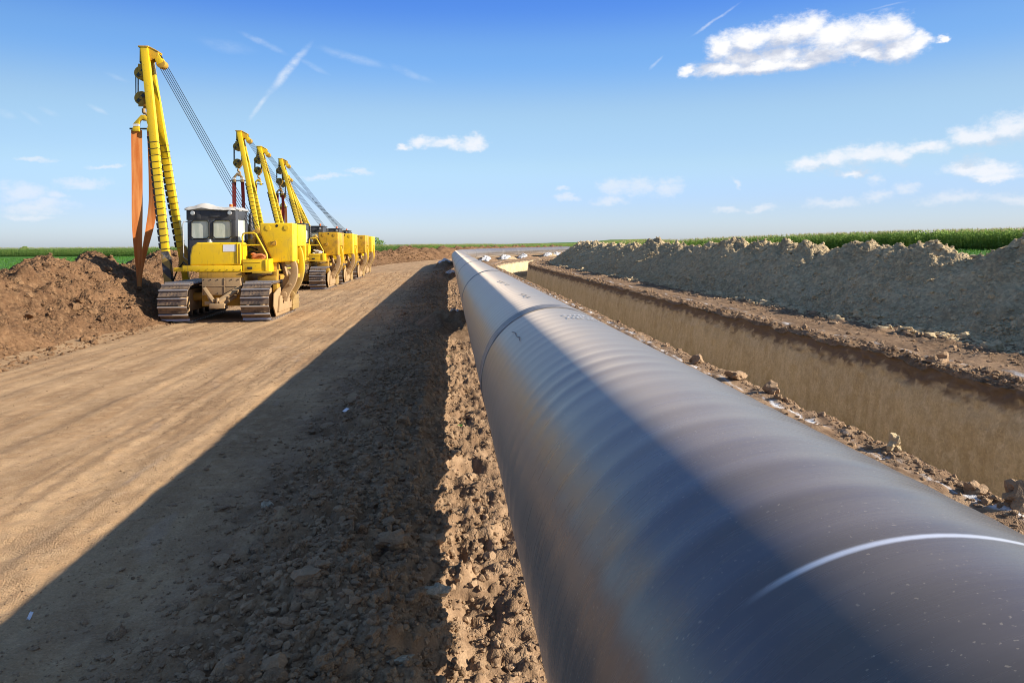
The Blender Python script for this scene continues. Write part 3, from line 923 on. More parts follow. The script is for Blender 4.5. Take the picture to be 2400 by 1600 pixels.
def pipe_mesh(name, s, na, mat, extra=0.0, ridges=True, caps=False):
    a = np.linspace(-math.pi, math.pi, na + 1)
    A, S = np.meshgrid(a, s)
    r = PR + extra
    if ridges:
        ph = S / 0.205 + A / (2 * math.pi)
        w = 0.5 + 0.5 * np.sin(2 * math.pi * ph)
        amp = 0.0026 * (0.6 + 0.5 * perlin(S * 2.0, S * 0 + 0.5, 301))
        r = r + amp * (w ** 1.6) + 0.0012 * fbm(S * 0.9, A * 0.8, 2, 303)
    x, y, cx, cy = pipe_frame(S)
    X = x + cx * r * np.sin(A); Y = y + cy * r * np.sin(A); Z = PZ + r * np.cos(A)
    V = np.stack([X.ravel(), Y.ravel(), Z.ravel()], 1)
    uv = np.stack([S.ravel(), A.ravel()], 1)
    return mesh_from_arrays(name, V, grid_faces(len(s), na + 1, flip=True), [mat], uv=uv)

pipeline = link('pipeline', None, label='long dark blue-grey coated steel pipeline curving away to the right', category='pipeline')
joints = [-2.6] + [6.10 + 8.75 * i for i in range(0, 32)]
for i in range(len(joints) - 1):
    a, b = joints[i], joints[i + 1]
    d = 0.016 if a < 5 else 0.02 if a < 10 else 0.034 if a < 20 else 0.06 if a < 60 else 0.5
    na = 128 if a < 20 else 96 if a < 40 else 48
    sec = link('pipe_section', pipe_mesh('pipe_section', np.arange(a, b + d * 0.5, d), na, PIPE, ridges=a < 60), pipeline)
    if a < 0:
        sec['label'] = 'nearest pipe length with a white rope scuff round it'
    if b < 150:
        ss = np.array([b - 0.150, b - 0.147, b - 0.145, b - 0.13, b, b + 0.13, b + 0.145, b + 0.147, b + 0.150])
        ee = np.array([-0.001, 0.001, 0.0025, 0.0027, 0.0035, 0.0027, 0.0025, 0.001, -0.001])
        me = pipe_mesh('joint_sleeve', ss, na, SLEEVE, extra=np.repeat(ee[:, None], na + 1, 1) + 0.0035, ridges=False)
        link('joint_sleeve', me, pipeline)

# chalk and crayon strokes left on the coating by the welders
def pipe_pt(s_, a_, lift=0.0065):
    return (PN + (PR + lift) * math.sin(a_), s_, PZ + (PR + lift) * math.cos(a_))
def strokes(name, polys, mat, r, label):
    V, F = [], []
    for poly in polys:
        P = [np.array(pipe_pt(*q)) for q in poly]
        for i in range(len(P) - 1):
            d = P[i + 1] - P[i]; d /= np.linalg.norm(d)
            mid_a = (poly[i][1] + poly[i + 1][1]) / 2
            nrm = np.array([math.sin(mid_a), 0, math.cos(mid_a)]); q = np.cross(d, nrm) * r
            b = len(V)
            for p in (P[i] - d * r * 0.6, P[i + 1] + d * r * 0.6):
                V += [p - q, p + q, p + q + nrm * 0.0015, p - q + nrm * 0.0015]
            F += [(b, b + 4, b + 5, b + 1), (b + 3, b + 2, b + 6, b + 7), (b, b + 3, b + 7, b + 4), (b + 1, b + 5, b + 6, b + 2), (b, b + 1, b + 2, b + 3), (b + 4, b + 7, b + 6, b + 5)]
    me = mesh_from_arrays(name, np.array(V), np.array(F), [mat], smooth_shade=False)
    link(name, me, pipeline, label=label, kind='stuff')
CHALK = Mat('chalk', (0.55, 0.56, 0.58), 0.9, 0, 0.1).m
CRAYON = Mat('dark_crayon', (0.19, 0.185, 0.19), 0.8, 0, 0.2).m
rm = np.random.RandomState(6)
pl = []
for row in range(2):
    for q in range(7):
        a0 = -0.06 + 0.055 * q; s0 = 5.26 - 0.17 * row
        pl.append([(s0 + rm.uniform(-0.05, 0.05), a0 + rm.uniform(0, 0.03)) for _ in range(4)])
strokes('chalk_marks', pl, CHALK, 0.004, 'faded white chalk marks on top of the pipe before the near joint')
strokes('crayon_marks', [[(5.50, -0.70), (5.36, -0.67), (5.20, -0.69), (5.06, -0.66), (4.96, -0.69)]], CRAYON, 0.0022, 'dark scribble on the shaded flank of the pipe by the near joint')
strokes('crayon_marks', [[(10.7, -0.22), (10.3, -0.19), (10.05, -0.16)], [(9.7, -0.18), (9.45, -0.14)], [(7.72, -0.17), (7.5, -0.12), (7.3, -0.16), (7.15, -0.11)]], CRAYON, 0.004, 'dark squiggles on the sunlit top of the pipe past the near joint')

# ------------------------------------------------------------------ supports under the pipe
def pile(name, n0, s0, rx, ry, h, mat, label, seed):
    a = np.linspace(0, 2 * math.pi, 49); r = np.linspace(0, 1.25, 22)
    A, Rr = np.meshgrid(a[:-1], r)
    N = n0 + Rr * rx * np.cos(A); S = s0 + Rr * ry * np.sin(A)
    bump_ = 0.22 * fbm(N * 1.8 + seed, S * 1.8, 3, 401) + 0.16 * billow(N * 4.0, S * 4.0 + seed, 3, 403)
    Z = np.maximum(zg(N, S), -0.2) - 0.06 + h * np.clip(1 - Rr ** 1.4, -0.3, 1) * (1 + bump_) + 0.10 * bump_ * (Rr < 1.1)
    X, Y = W(N, S)
    V = np.stack([X.ravel(), Y.ravel(), Z.ravel()], 1)
    nr, nc = A.shape
    i = np.arange(nr * nc).reshape(nr, nc); j = np.roll(i, -1, 1)
    F = np.stack([i[:-1].ravel(), i[1:].ravel(), j[1:].ravel(), j[:-1].ravel()], 1)
    me = mesh_from_arrays(name, V, F, [mat])
    return link(name, me, label=label, category='soil pile', group='soil piles carrying the pipeline')

M = Mat('woven_plastic_bag', (0.62, 0.64, 0.68), 0.55, 0, 0.4)
M.set('Base Color', M.mix(M.step(M.noise(6, 4, 0.6), 0.4, 0.7), (0.66, 0.67, 0.70), (0.42, 0.40, 0.36)))
M.bump(M.noise(14, 5, 0.7), 0.8, 0.03)
BAG = M.m
def drape(n0, s0, rx, ry, h, label, seed, pn, ps, prx, pry, ph, pseed):
    """slack plastic bag lying over a soil pile: follows the pile's surface, puckered and ragged at the hem"""
    a = np.linspace(0, 2 * math.pi, 57)[:-1]; r = np.linspace(0, 1, 16)
    A, Rr = np.meshgrid(a, r)
    hem = 1 + 0.35 * perlin(np.cos(A) * 1.6 + seed, np.sin(A) * 1.6, 421)
    N = n0 + Rr * hem * rx * np.cos(A); S = s0 + Rr * hem * ry * np.sin(A)
    q = np.sqrt(((N - pn) / prx) ** 2 + ((S - ps) / pry) ** 2)
    bump_ = 0.22 * fbm(N * 1.8 + pseed, S * 1.8, 3, 401)
    Z = np.maximum(zg(N, S), -0.2) - 0.06 + ph * np.clip(1 - q ** 1.4, -0.3, 1) * (1 + bump_)
    Z = Z + 0.05 + h * (1 - Rr ** 2.5) + 0.07 * fbm(N * 5 + seed, S * 5, 3, 423) * (1 - 0.5 * Rr)
    X, Y = W(N, S)
    V = np.stack([X.ravel(), Y.ravel(), Z.ravel()], 1)
    nr, nc = A.shape
    V = np.concatenate([V, V - np.array([0, 0, 0.03])])
    i = np.arange(nr * nc).reshape(nr, nc); j = np.roll(i, -1, 1); o = nr * nc
    F = np.stack([i[:-1].ravel(), i[1:].ravel(), j[1:].ravel(), j[:-1].ravel()], 1)
    rim = np.stack([i[-1], i[-1] + o, j[-1] + o, j[-1]], 1)
    me = mesh_from_arrays('sandbag', V, np.concatenate([F, F[:, ::-1] + o, rim]), [BAG])
    link('sandbag', me, label=label, category='sandbag', group='white sandbags on the pipe supports')
def support(n0, s0, rx, ry, h, mat, label, seed, dn, ds, drx, dry, dh, dlabel):
    pile('soil_pile', n0, s0, rx, ry, h, mat, label, seed)
    drape(dn, ds, drx, dry, dh, dlabel, seed + 0.5, n0, s0, rx, ry, h, seed)
support(0.35, 19.8, 1.35, 2.2, 0.58, SOIL_VERGE, 'nearest brown soil pile propping the pipe with a bluish bag', 1, 0.22, 21.2, 0.34, 0.9, 0.10, 'crumpled bluish white bag on the nearest soil pile, wedged under the pipe')
support(0.30, 48.0, 1.3, 2.6, 0.55, SOIL_VERGE, 'second soil pile along the pipe from the camera, in its shade', 3, 0.15, 48.6, 0.42, 1.1, 0.10, 'white bag on the second soil pile along the pipe')
support(-0.1, 68.0, 1.6, 3.4, 0.85, SOIL_VERGE, 'large soil pile left of the pipe where it starts to bend', 5, -0.25, 69.4, 0.75, 1.6, 0.14, 'white bag on the large pile at the start of the pipe bend')
far = [(100, 'first'), (112, 'second'), (123, 'third'), (141, 'fourth'), (149, 'fifth'), (158, 'sixth')]
for k, (s_, w_) in enumerate(far):
    support(1.6, s_, 1.8, 3.0, 0.80, SOIL_SUB if k % 2 else SOIL_VERGE, '%s soil pile along the far leg of the pipe, past the bend' % w_, 10 + k, 1.7, s_ - 1.3, 0.8, 1.3, 0.10, 'white bag on the %s pile of the far pipe leg, past the bend' % w_)

# ------------------------------------------------------------------ single stones and clods one can point to
def stone(name, n0, s0, size, mat, label, cat, seed, sink=0.25):
    r = np.random.RandomState(seed)
    sh, F = rock_shapes(ICO3, 1, 0.55, seed)
    v = sh[0] * np.array(size)
    v = v + 0.06 * min(size) * (fbm(v[:, 0] * 9 / max(size) + seed, v[:, 1] * 9 / max(size) + v[:, 2] * 7 / max(size), 3, seed))[:, None] * sh[0]
    a = r.uniform(0, 6.28); c, s_ = math.cos(a) * 0 + 1, 0
    x, y = W(n0, s0)
    z = float(zg(np.array([n0]), np.array([s0]))[0])
    me = mesh_from_arrays(name, v + np.array([float(x), float(y), z + size[2] * (1 - 2 * sink) * 0.9]), F, [mat], smooth_shade=False)
    link(name, me, label=label, category=cat, group='loose stones and clods')

stone('stone', -0.09, 4.60, (0.085, 0.060, 0.050), STONE, 'pale angular stone where the pipe shadow meets the lit soil', 'stone', 3)
stone('stone', -0.26, 3.78, (0.075, 0.050, 0.028), STONE, 'flat pale stone at the bottom edge of the picture in shadow', 'stone', 5)
stone('stone', -1.55, 6.30, (0.060, 0.040, 0.035), STONE, 'tan stone at the outer edge of the shaded rubble on the road', 'stone', 8)
stone('soil_clod', -0.42, 5.25, (0.11, 0.09, 0.07), CLOD_DARK, 'big rounded dark clod in the shaded rubble above the pale stone', 'clod', 11)
stone('soil_clod', -0.55, 8.60, (0.11, 0.08, 0.07), CLOD_DARK, 'upright dark slab clod on the shaded rubble ridge', 'clod', 12)
stone('soil_clod', 4.66, 7.28, (0.085, 0.08, 0.12), CLOD_SUB, 'tall pale knobbly clod standing alone on the near trench lip', 'clod', 13, 0.15)
stone('soil_clod', 4.55, 13.0, (0.14, 0.13, 0.11), CLOD_DARK, 'large round brown clod on the near trench lip beside a smaller cluster', 'clod', 14, 0.2)
stone('soil_clod', 4.52, 11.1, (0.16, 0.14, 0.09), CLOD_DARK, 'broad flat-topped brown clod on the near trench lip', 'clod', 15, 0.2)
stone('soil_clod', 4.62, 10.1, (0.10, 0.11, 0.12), CLOD_DARK, 'pointed brown clod next to the broad one on the trench lip', 'clod', 16, 0.2)
stone('soil_clod', 4.60, 5.50, (0.14, 0.13, 0.12), CLOD_DARK, 'dark boulder-sized clod at the right picture edge by the pipe', 'clod', 17, 0.2)
stone('soil_clod', 4.58, 5.98, (0.10, 0.12, 0.08), CLOD_DARK, 'crumbling clod just behind the dark clod at the right edge', 'clod', 18, 0.2)
stone('soil_clod', 10.9, 19.6, (0.20, 0.16, 0.14), CLOD_SUB, 'sunlit pale clod alone at the foot of the spoil bank', 'clod', 19, 0.2)
stone('soil_clod', 8.95, 12.6, (0.22, 0.18, 0.15), CLOD_DARK, 'largest brown clod on the far trench lip, near the right edge', 'clod', 20, 0.2)

M = Mat('paper', (0.8, 0.8, 0.82), 0.8)
PAPER = M.m
def scrap(n0, s0, w, l, rot, label):
    g = np.linspace(-1, 1, 6); A, Bv = np.meshgrid(g, g)
    c, s_ = math.cos(rot), math.sin(rot)
    N = n0 + c * A * w - s_ * Bv * l; S = s0 + s_ * A * w + c * Bv * l
    Z = float(zg(np.array([n0]), np.array([s0]))[0]) + 0.025 + 0.02 * np.sin(A * 2.2 + Bv)
    X, Y = W(N, S)
    V = np.stack([X.ravel(), Y.ravel(), Z.ravel()], 1)
    V = np.concatenate([V, V + np.array([0, 0, 0.002])])
    f = grid_faces(6, 6)
    me = mesh_from_arrays('paper_scrap', V, np.concatenate([f[:, ::-1], f + 36]), [PAPER])
    link('paper_scrap', me, label=label, category='paper', group='paper scraps on the ground')
scrap(-1.32, 9.35, 0.045, 0.03, 0.1, 'white paper scrap lying in shade at the edge of the rubble')
scrap(-2.50, 4.55, 0.016, 0.012, 0.6, 'tiny bluish scrap in the shade at the lower left corner')

WEED = leaf_mat('weed_leaf', (0.07, 0.17, 0.03), (0.12, 0.26, 0.05), 0.3)
def weed(n0, s0, size, label, seed):
    r = np.random.RandomState(seed)
    x, y = W(n0, s0); z = float(zg(np.array([n0]), np.array([s0]))[0])
    V, F = [], []
    for i in range(14):
        a = r.uniform(0, 6.28); L = size * r.uniform(0.5, 1.1)
        d = np.array([math.cos(a), math.sin(a), 0]); q = np.array([-math.sin(a), math.cos(a), 0]); up = np.array([0, 0, 1])
        base = np.array([float(x), float(y), z]) + d * 0.2 * size
        b = len(V)
        for t, w, hh in ((0, 0.05, 0), (0.4, 0.2, 0.35), (0.8, 0.14, 0.5), (1.0, 0.01, 0.42)):
            p = base + d * L * t + up * size * hh * r.uniform(0.8, 1.2)
            V += [p - q * w * L, p + q * w * L]
        for k_ in range(3):
            F.append((b + 2 * k_, b + 2 * k_ + 1, b + 2 * k_ + 3, b + 2 * k_ + 2))
    me = mesh_from_arrays('weed', np.array(V), np.array(F), [WEED], smooth_shade=False)
    link('weed', me, label=label, category='weed', group='weed sprouts on the lit strip')
weed(0.13, 9.5, 0.055, 'larger green weed sprout on the lit soil beside the pipe', 2)
weed(0.30, 9.9, 0.03, 'small weed sprout touching the pipe side of the lit soil', 3)
weed(-0.02, 15.0, 0.05, 'farther pale weed sprout on the lit soil strip', 4)

# ------------------------------------------------------------------ builder for the machines
class MB:
    def __init__(self):
        self.V, self.F = [], []
    def add(self, V, F):
        b = len(self.V); self.V += [tuple(v) for v in V]; self.F += [tuple(i + b for i in f) for f in F]; return self
    def box(self, x0, x1, y0, y1, z0, z1):
        return self.add([(x0, y0, z0), (x1, y0, z0), (x1, y1, z0), (x0, y1, z0), (x0, y0, z1), (x1, y0, z1), (x1, y1, z1), (x0, y1, z1)],
                        [(0, 3, 2, 1), (4, 5, 6, 7), (0, 1, 5, 4), (1, 2, 6, 5), (2, 3, 7, 6), (3, 0, 4, 7)])
    def prism(self, poly, axis, a, b):
        k = len(poly)
        def P(u, v, t):
            return {'x': (t, u, v), 'y': (u, t, v), 'z': (u, v, t)}[axis]
        V = [P(u, v, a) for u, v in poly] + [P(u, v, b) for u, v in poly]
        F = [tuple(range(k))[::-1], tuple(range(k, 2 * k))] + [(i, (i + 1) % k, k + (i + 1) % k, k + i) for i in range(k)]
        return self.add(V, F)
    def ring(self, pts, rads, n=8, caps=True):
        pts = [Vector(p) for p in pts]
        if not isinstance(rads, (list, tuple)): rads = [rads] * len(pts)
        V, F = [], []
        prev = None
        for i, p in enumerate(pts):
            t = (pts[min(i + 1, len(pts) - 1)] - pts[max(i - 1, 0)]).normalized()
            if prev is None:
                u = t.cross(Vector((0, 0, 1)))
                if u.length < 1e-3: u = t.cross(Vector((0, 1, 0)))
            else:
                u = prev - t * prev.dot(t)
            u.normalize(); prev = u; w = t.cross(u)
            for k in range(n):
                a = 2 * math.pi * k / n
                V.append(p + (u * math.cos(a) + w * math.sin(a)) * rads[i])
        for i in range(len(pts) - 1):
            for k in range(n):
                F.append((i * n + k, i * n + (k + 1) % n, (i + 1) * n + (k + 1) % n, (i + 1) * n + k))
        if caps:
            F.append(tuple(range(n))[::-1]); F.append(tuple((len(pts) - 1) * n + k for k in range(n)))
        return self.add(V, F)
    def cyl(self, p0, p1, r, n=16):
        return self.ring([p0, p1], r, n)
    def beam(self, p0, p1, w0, h0, w1=None, h1=None, side=(1, 0, 0)):
        """box-section bar: w along `side`, h across"""
        p0, p1 = Vector(p0), Vector(p1); t = (p1 - p0).normalized()
        s = Vector(side); s = (s - t * s.dot(t)).normalized(); q = t.cross(s)
        w1 = w0 if w1 is None else w1; h1 = h0 if h1 is None else h1
        V = []
        for p, w, h in ((p0, w0, h0), (p1, w1, h1)):
            for a, b in ((-1, -1), (1, -1), (1, 1), (-1, 1)):
                V.append(p + s * (a * w / 2) + q * (b * h / 2))
        return self.add(V, [(0, 3, 2, 1), (4, 5, 6, 7), (0, 1, 5, 4), (1, 2, 6, 5), (2, 3, 7, 6), (3, 0, 4, 7)])
    def ribbon(self, path, width, thick, axis='y', t0=0, t1=0):
        """flat bar following a path in the x-z plane: `path` [(x, z)], extruded along y"""
        pass
    def mesh(self, name, mat, bevel=0.0, smooth_=False, seg=2):
        bm = bmesh.new()
        vs = [bm.verts.new(v) for v in self.V]
        for f in self.F:
            try: bm.faces.new([vs[i] for i in f])
            except ValueError: pass
        bmesh.ops.recalc_face_normals(bm, faces=bm.faces[:])
        if bevel:
            es = [e for e in bm.edges if len(e.link_faces) == 2 and e.calc_face_angle(0) > 0.5]
            bmesh.ops.bevel(bm, geom=es, offset=bevel, segments=seg, profile=0.6, affect='EDGES', clamp_overlap=True)
        me = bpy.data.meshes.new(name); bm.to_mesh(me); bm.free()
        for p in me.polygons: p.use_smooth = smooth_
        if smooth_ or bevel:
            for p in me.polygons: p.use_smooth = True
            me.set_sharp_from_angle(angle=math.radians(38))
        me.materials.append(mat)
        return me

CACHE = {}
def part(name, mb, mat, parent, bevel=0.0, smooth_=False, key=None, seg=2, **props):
    """mb: a function returning an MB (built once per key) """
    if key is not None and key in CACHE:
        me = CACHE[key]
    else:
        m = mb() if callable(mb) else mb
        me = m.mesh(name, mat, bevel, smooth_, seg)
        if key is not None: CACHE[key] = me
    return link(name, me, parent, **props)

def paint(name, base, dirt=(0.26, 0.18, 0.10), amount=0.35, rough=0.38, rust=0.15, low=None):
    M = Mat(name, base, rough, 0, 0.5)
    o = M.coord('obj')
    a = M.noise(1.6, 6, 0.65, o); b = M.noise(7.0, 6, 0.7, o)
    c = M.mix(M.math('MULTIPLY', M.step(a, 0.45, 0.72), amount * 0.6), base, dirt)
    c = M.mix(M.math('MULTIPLY', M.step(b, 0.58, 0.72), amount), c, dirt)
    sv = M.n('ShaderNodeVectorMath', operation='MULTIPLY'); M.l(o, sv.inputs[0]); sv.inputs[1].default_value = (9.0, 9.0, 0.9)
    run = M.step(M.noise(1.0, 4, 0.65, sv.outputs[0]), 0.56, 0.72)
    c = M.mix(M.math('MULTIPLY', run, 0.22 + 0.5 * amount), c, tuple(0.55 * q for q in dirt))
    rs_ = M.step(M.noise(13, 4, 0.6, o), 0.64, 0.70)
    c = M.mix(M.math('MULTIPLY', rs_, rust), c, (0.07, 0.035, 0.018))
    if low:
        sz = M.n('ShaderNodeSeparateXYZ'); M.l(o, sz.inputs[0])
        f = M.math('SUBTRACT', 1.0, M.step(M.math('ADD', sz.outputs[2], M.math('MULTIPLY', b, 0.5)), low[0], low[1]))
        c = M.mix(M.math('MULTIPLY', f, 0.85), c, dirt)
    M.set('Base Color', c)
    M.set('Roughness', M.math('ADD', M.math('MULTIPLY', b, 0.25), rough - 0.08))
    M.bump(b, 0.06, 0.01)
    return M.m
YEL = paint('yellow_paint', (0.80, 0.50, 0.008), low=(1.2, 1.9))
YELC = paint('yellow_paint_clean', (0.85, 0.55, 0.008), amount=0.34, rust=0.5)
YELR = paint('yellow_paint_rusty', (0.62, 0.35, 0.012), dirt=(0.17, 0.080, 0.03), amount=0.95, rust=0.85)
DUST = paint('dusty_steel', (0.36, 0.24, 0.12), dirt=(0.25, 0.15, 0.07), amount=0.6, rough=0.8)
OCHRE = paint('dirty_yellow', (0.46, 0.26, 0.03), dirt=(0.12, 0.07, 0.03), amount=0.8, rough=0.6)
CHAR = paint('charcoal_paint', (0.045, 0.048, 0.055), dirt=(0.10, 0.085, 0.07), amount=0.4, rough=0.5, rust=0.2)
GREY = paint('pale_grey_paint', (0.36, 0.37, 0.38), amount=0.3)
BLACK = Mat('black_rubber', (0.012, 0.012, 0.012), 0.6).m
STEEL = Mat('dark_steel', (0.06, 0.055, 0.05), 0.45, 0.6).m
CABLE = Mat('wire_rope', (0.022, 0.022, 0.026), 0.8, 0.0, 0.2).m
M = Mat('track_shoe', (0.13, 0.10, 0.08), 0.5, 0.2)
o_ = M.coord('obj')
M.set('Base Color', M.mix(M.step(M.noise(5, 5, 0.65, o_), 0.35, 0.65), (0.09, 0.07, 0.058), (0.24, 0.165, 0.105)))
SHOE = M.m
SHINE = Mat('worn_grouser', (0.55, 0.52, 0.50), 0.42, 0.6).m
M = Mat('orange_webbing', (0.58, 0.19, 0.045), 0.8, 0, 0.2)
o_ = M.coord('obj', (9, 9, 0.6))
M.set('Base Color', M.mix(M.step(M.noise(1.0, 4, 0.6, o_), 0.35, 0.7), (0.50, 0.14, 0.03), (0.66, 0.27, 0.085)))
ORANGE = M.m
RED = Mat('dark_red_webbing', (0.17, 0.018, 0.016), 0.75, 0, 0.2).m
M = Mat('curtained_window', (0.42, 0.46, 0.38), 0.16, 0, 0.5)
o_ = M.coord('obj', (1, 1, 0.3))
M.set('Base Color', M.mix(M.step(M.noise(6, 4, 0.6, o_), 0.35, 0.7), (0.44, 0.48, 0.40), (0.62, 0.64, 0.55)))
CURTAIN = M.m
TARP = Mat('white_tarp', (0.50, 0.475, 0.43), 0.8).m
LAMPG = Mat('lamp_glass', (0.55, 0.55, 0.52), 0.12, 0.5).m
AMBER = Mat('amber_lens', (0.75, 0.16, 0.02), 0.2).m
WHITE = Mat('white_sticker', (0.80, 0.81, 0.84), 0.4).m
BLUE = Mat('blue_print', (0.06, 0.10, 0.38), 0.5).m
M = Mat('scuffed_hazard_and_shade', (0.3, 0.2, 0.03), 0.6)
o_ = M.coord('obj', (1.0, 1.0, 1.0))
wv = M.n('ShaderNodeTexWave', wave_type='BANDS', bands_direction='DIAGONAL'); wv.inputs['Scale'].default_value = 1.1; wv.inputs['Distortion'].default_value = 1.5
M.l(o_, wv.inputs['Vector'])
c_ = M.mix(M.step(wv.outputs['Fac'], 0.42, 0.55), (0.035, 0.033, 0.032), (0.30, 0.19, 0.04))
M.set('Base Color', M.mix(M.math('MULTIPLY', M.step(M.noise(4, 5, 0.6, o_), 0.55, 0.7), 0.6), c_, (0.30, 0.28, 0.26)))
HAZARD = M.m  # scuffed hazard stripes, colours darkened for the shade on the boom foot
SHADOWB = Mat('opening_shade_paint', (0.02, 0.018, 0.016), 0.9).m  # near-black paint in place of the shade inside slots and holes

# ------------------------------------------------------------------ tracks
NSHOE, PITCH, TR, TL = 41, 0.2345, 0.50, 1.52      # shoes, pitch, end radius (chain), half length between wheels
def track_path(d):
    per = 4 * TL + 2 * math.pi * TR
    d = d % per
    zc = TR + 0.085
    if d < 2 * TL: return (-TL + d, zc - TR, 0.0)                     # bottom run
    d -= 2 * TL
    if d < math.pi * TR:
        a = d / TR; return (TL + TR * math.sin(a), zc - TR * math.cos(a), a)
    d -= math.pi * TR
    if d < 2 * TL: return (TL - d, zc + TR, math.pi)
    d -= 2 * TL
    a = d / TR; return (-TL - TR * math.sin(a), zc + TR * math.cos(a), math.pi + a)

def shoe_mb():
    m = MB(); w = 0.40
    m.box(-w, w, -0.104, 0.100, -0.032, 0.0)
    m.box(-w, w, 0.060, 0.090, -0.045, -0.032)
    for bx in (-0.14, -0.05, 0.05, 0.14):
        for by in (-0.05, 0.03):
            m.cyl((bx, by, -0.032), (bx, by, -0.046), 0.016, 6)
    m.box(-0.15, -0.07, -0.1, 0.1, 0.0, 0.07); m.box(0.07, 0.15, -0.1, 0.1, 0.0, 0.07)
    return m
def grouser_mb():
    return MB().box(-0.402, 0.402, -0.1085, -0.080, -0.085, -0.030)

def build_tracks(root, near):
    per = 4 * TL + 2 * math.pi * TR; step = per / NSHOE
    for sx in (-1, 1):
        X = sx * 1.155
        def chain():
            m = MB()
            m.box(-0.17, 0.17, -1.45, 1.45, 0.30, 0.86)
            m.prism([(-1.5, 0.30), (1.5, 0.30), (1.2, 0.95), (-1.2, 0.95)], 'x', -0.24, 0.24)
            return m
        tr = part('track', chain, DUST, root, 0.02, key='chain')
        tr.location = (X, 0, 0)
        for yw, nm in ((-TL, 'idler_wheel'), (TL, 'sprocket')):
            def wheel():
                m = MB(); m.cyl((-0.20, 0, 0), (0.20, 0, 0), 0.40, 28); m.cyl((-0.27, 0, 0), (0.27, 0, 0), 0.16, 16)
                m.cyl((-0.08, 0, 0), (0.08, 0, 0), 0.46, 28)
                return m
            wv = part(nm, wheel, DUST, tr, 0.01, key='wheel'); wv.location = (0, yw, TR + 0.085)
        for k in range(5):
            def roller():
                m = MB(); m.cyl((-0.22, 0, 0), (0.22, 0, 0), 0.12, 16); return m
            rv = part('track_roller', roller, STEEL, tr, 0.01, key='roller'); rv.location = (0, -1.1 + 0.55 * k, 0.235)
        for k in range(NSHOE):
            y, z, a = track_path(k * step + 0.07)
            sh = part('track_shoe', shoe_mb, SHOE, tr, 0, key='shoe')
            # local frame: y along travel, z towards the inside
            sh.matrix_basis = Matrix.Translation((0, y, z)) @ Matrix.Rotation(a, 4, 'X')
            if near:
                pass
            g = CACHE.get('grouser') or grouser_mb().mesh('grouser', SHINE, 0.004)
            CACHE['grouser'] = g
            if len(sh.data.materials) == 1:
                pass
        # bright worn grouser edges, one bar across each shoe
    return

# one joined shoe mesh: plate dark, bar worn bright
def shoe_joined():
    a = shoe_mb(); nplate = len(a.F)
    b = grouser_mb()
    for v in b.V: a.V.append(v)
    off = len(a.V) - len(b.V)
    for f in b.F: a.F.append(tuple(i + off for i in f))
    me = a.mesh('track_shoe', SHOE)
    me.materials.append(SHINE)
    for p in me.polygons:
        c = p.center
        if c.z < -0.047 and c.y < -0.07: p.material_index = 1
    return me
CACHE['shoe'] = shoe_joined()

# ------------------------------------------------------------------ pipelayer (side-boom tractor), seen from its rear; x right, y away, z up
def lerp(a, b, t):
    return tuple(a[i] + (b[i] - a[i]) * t for i in range(3))

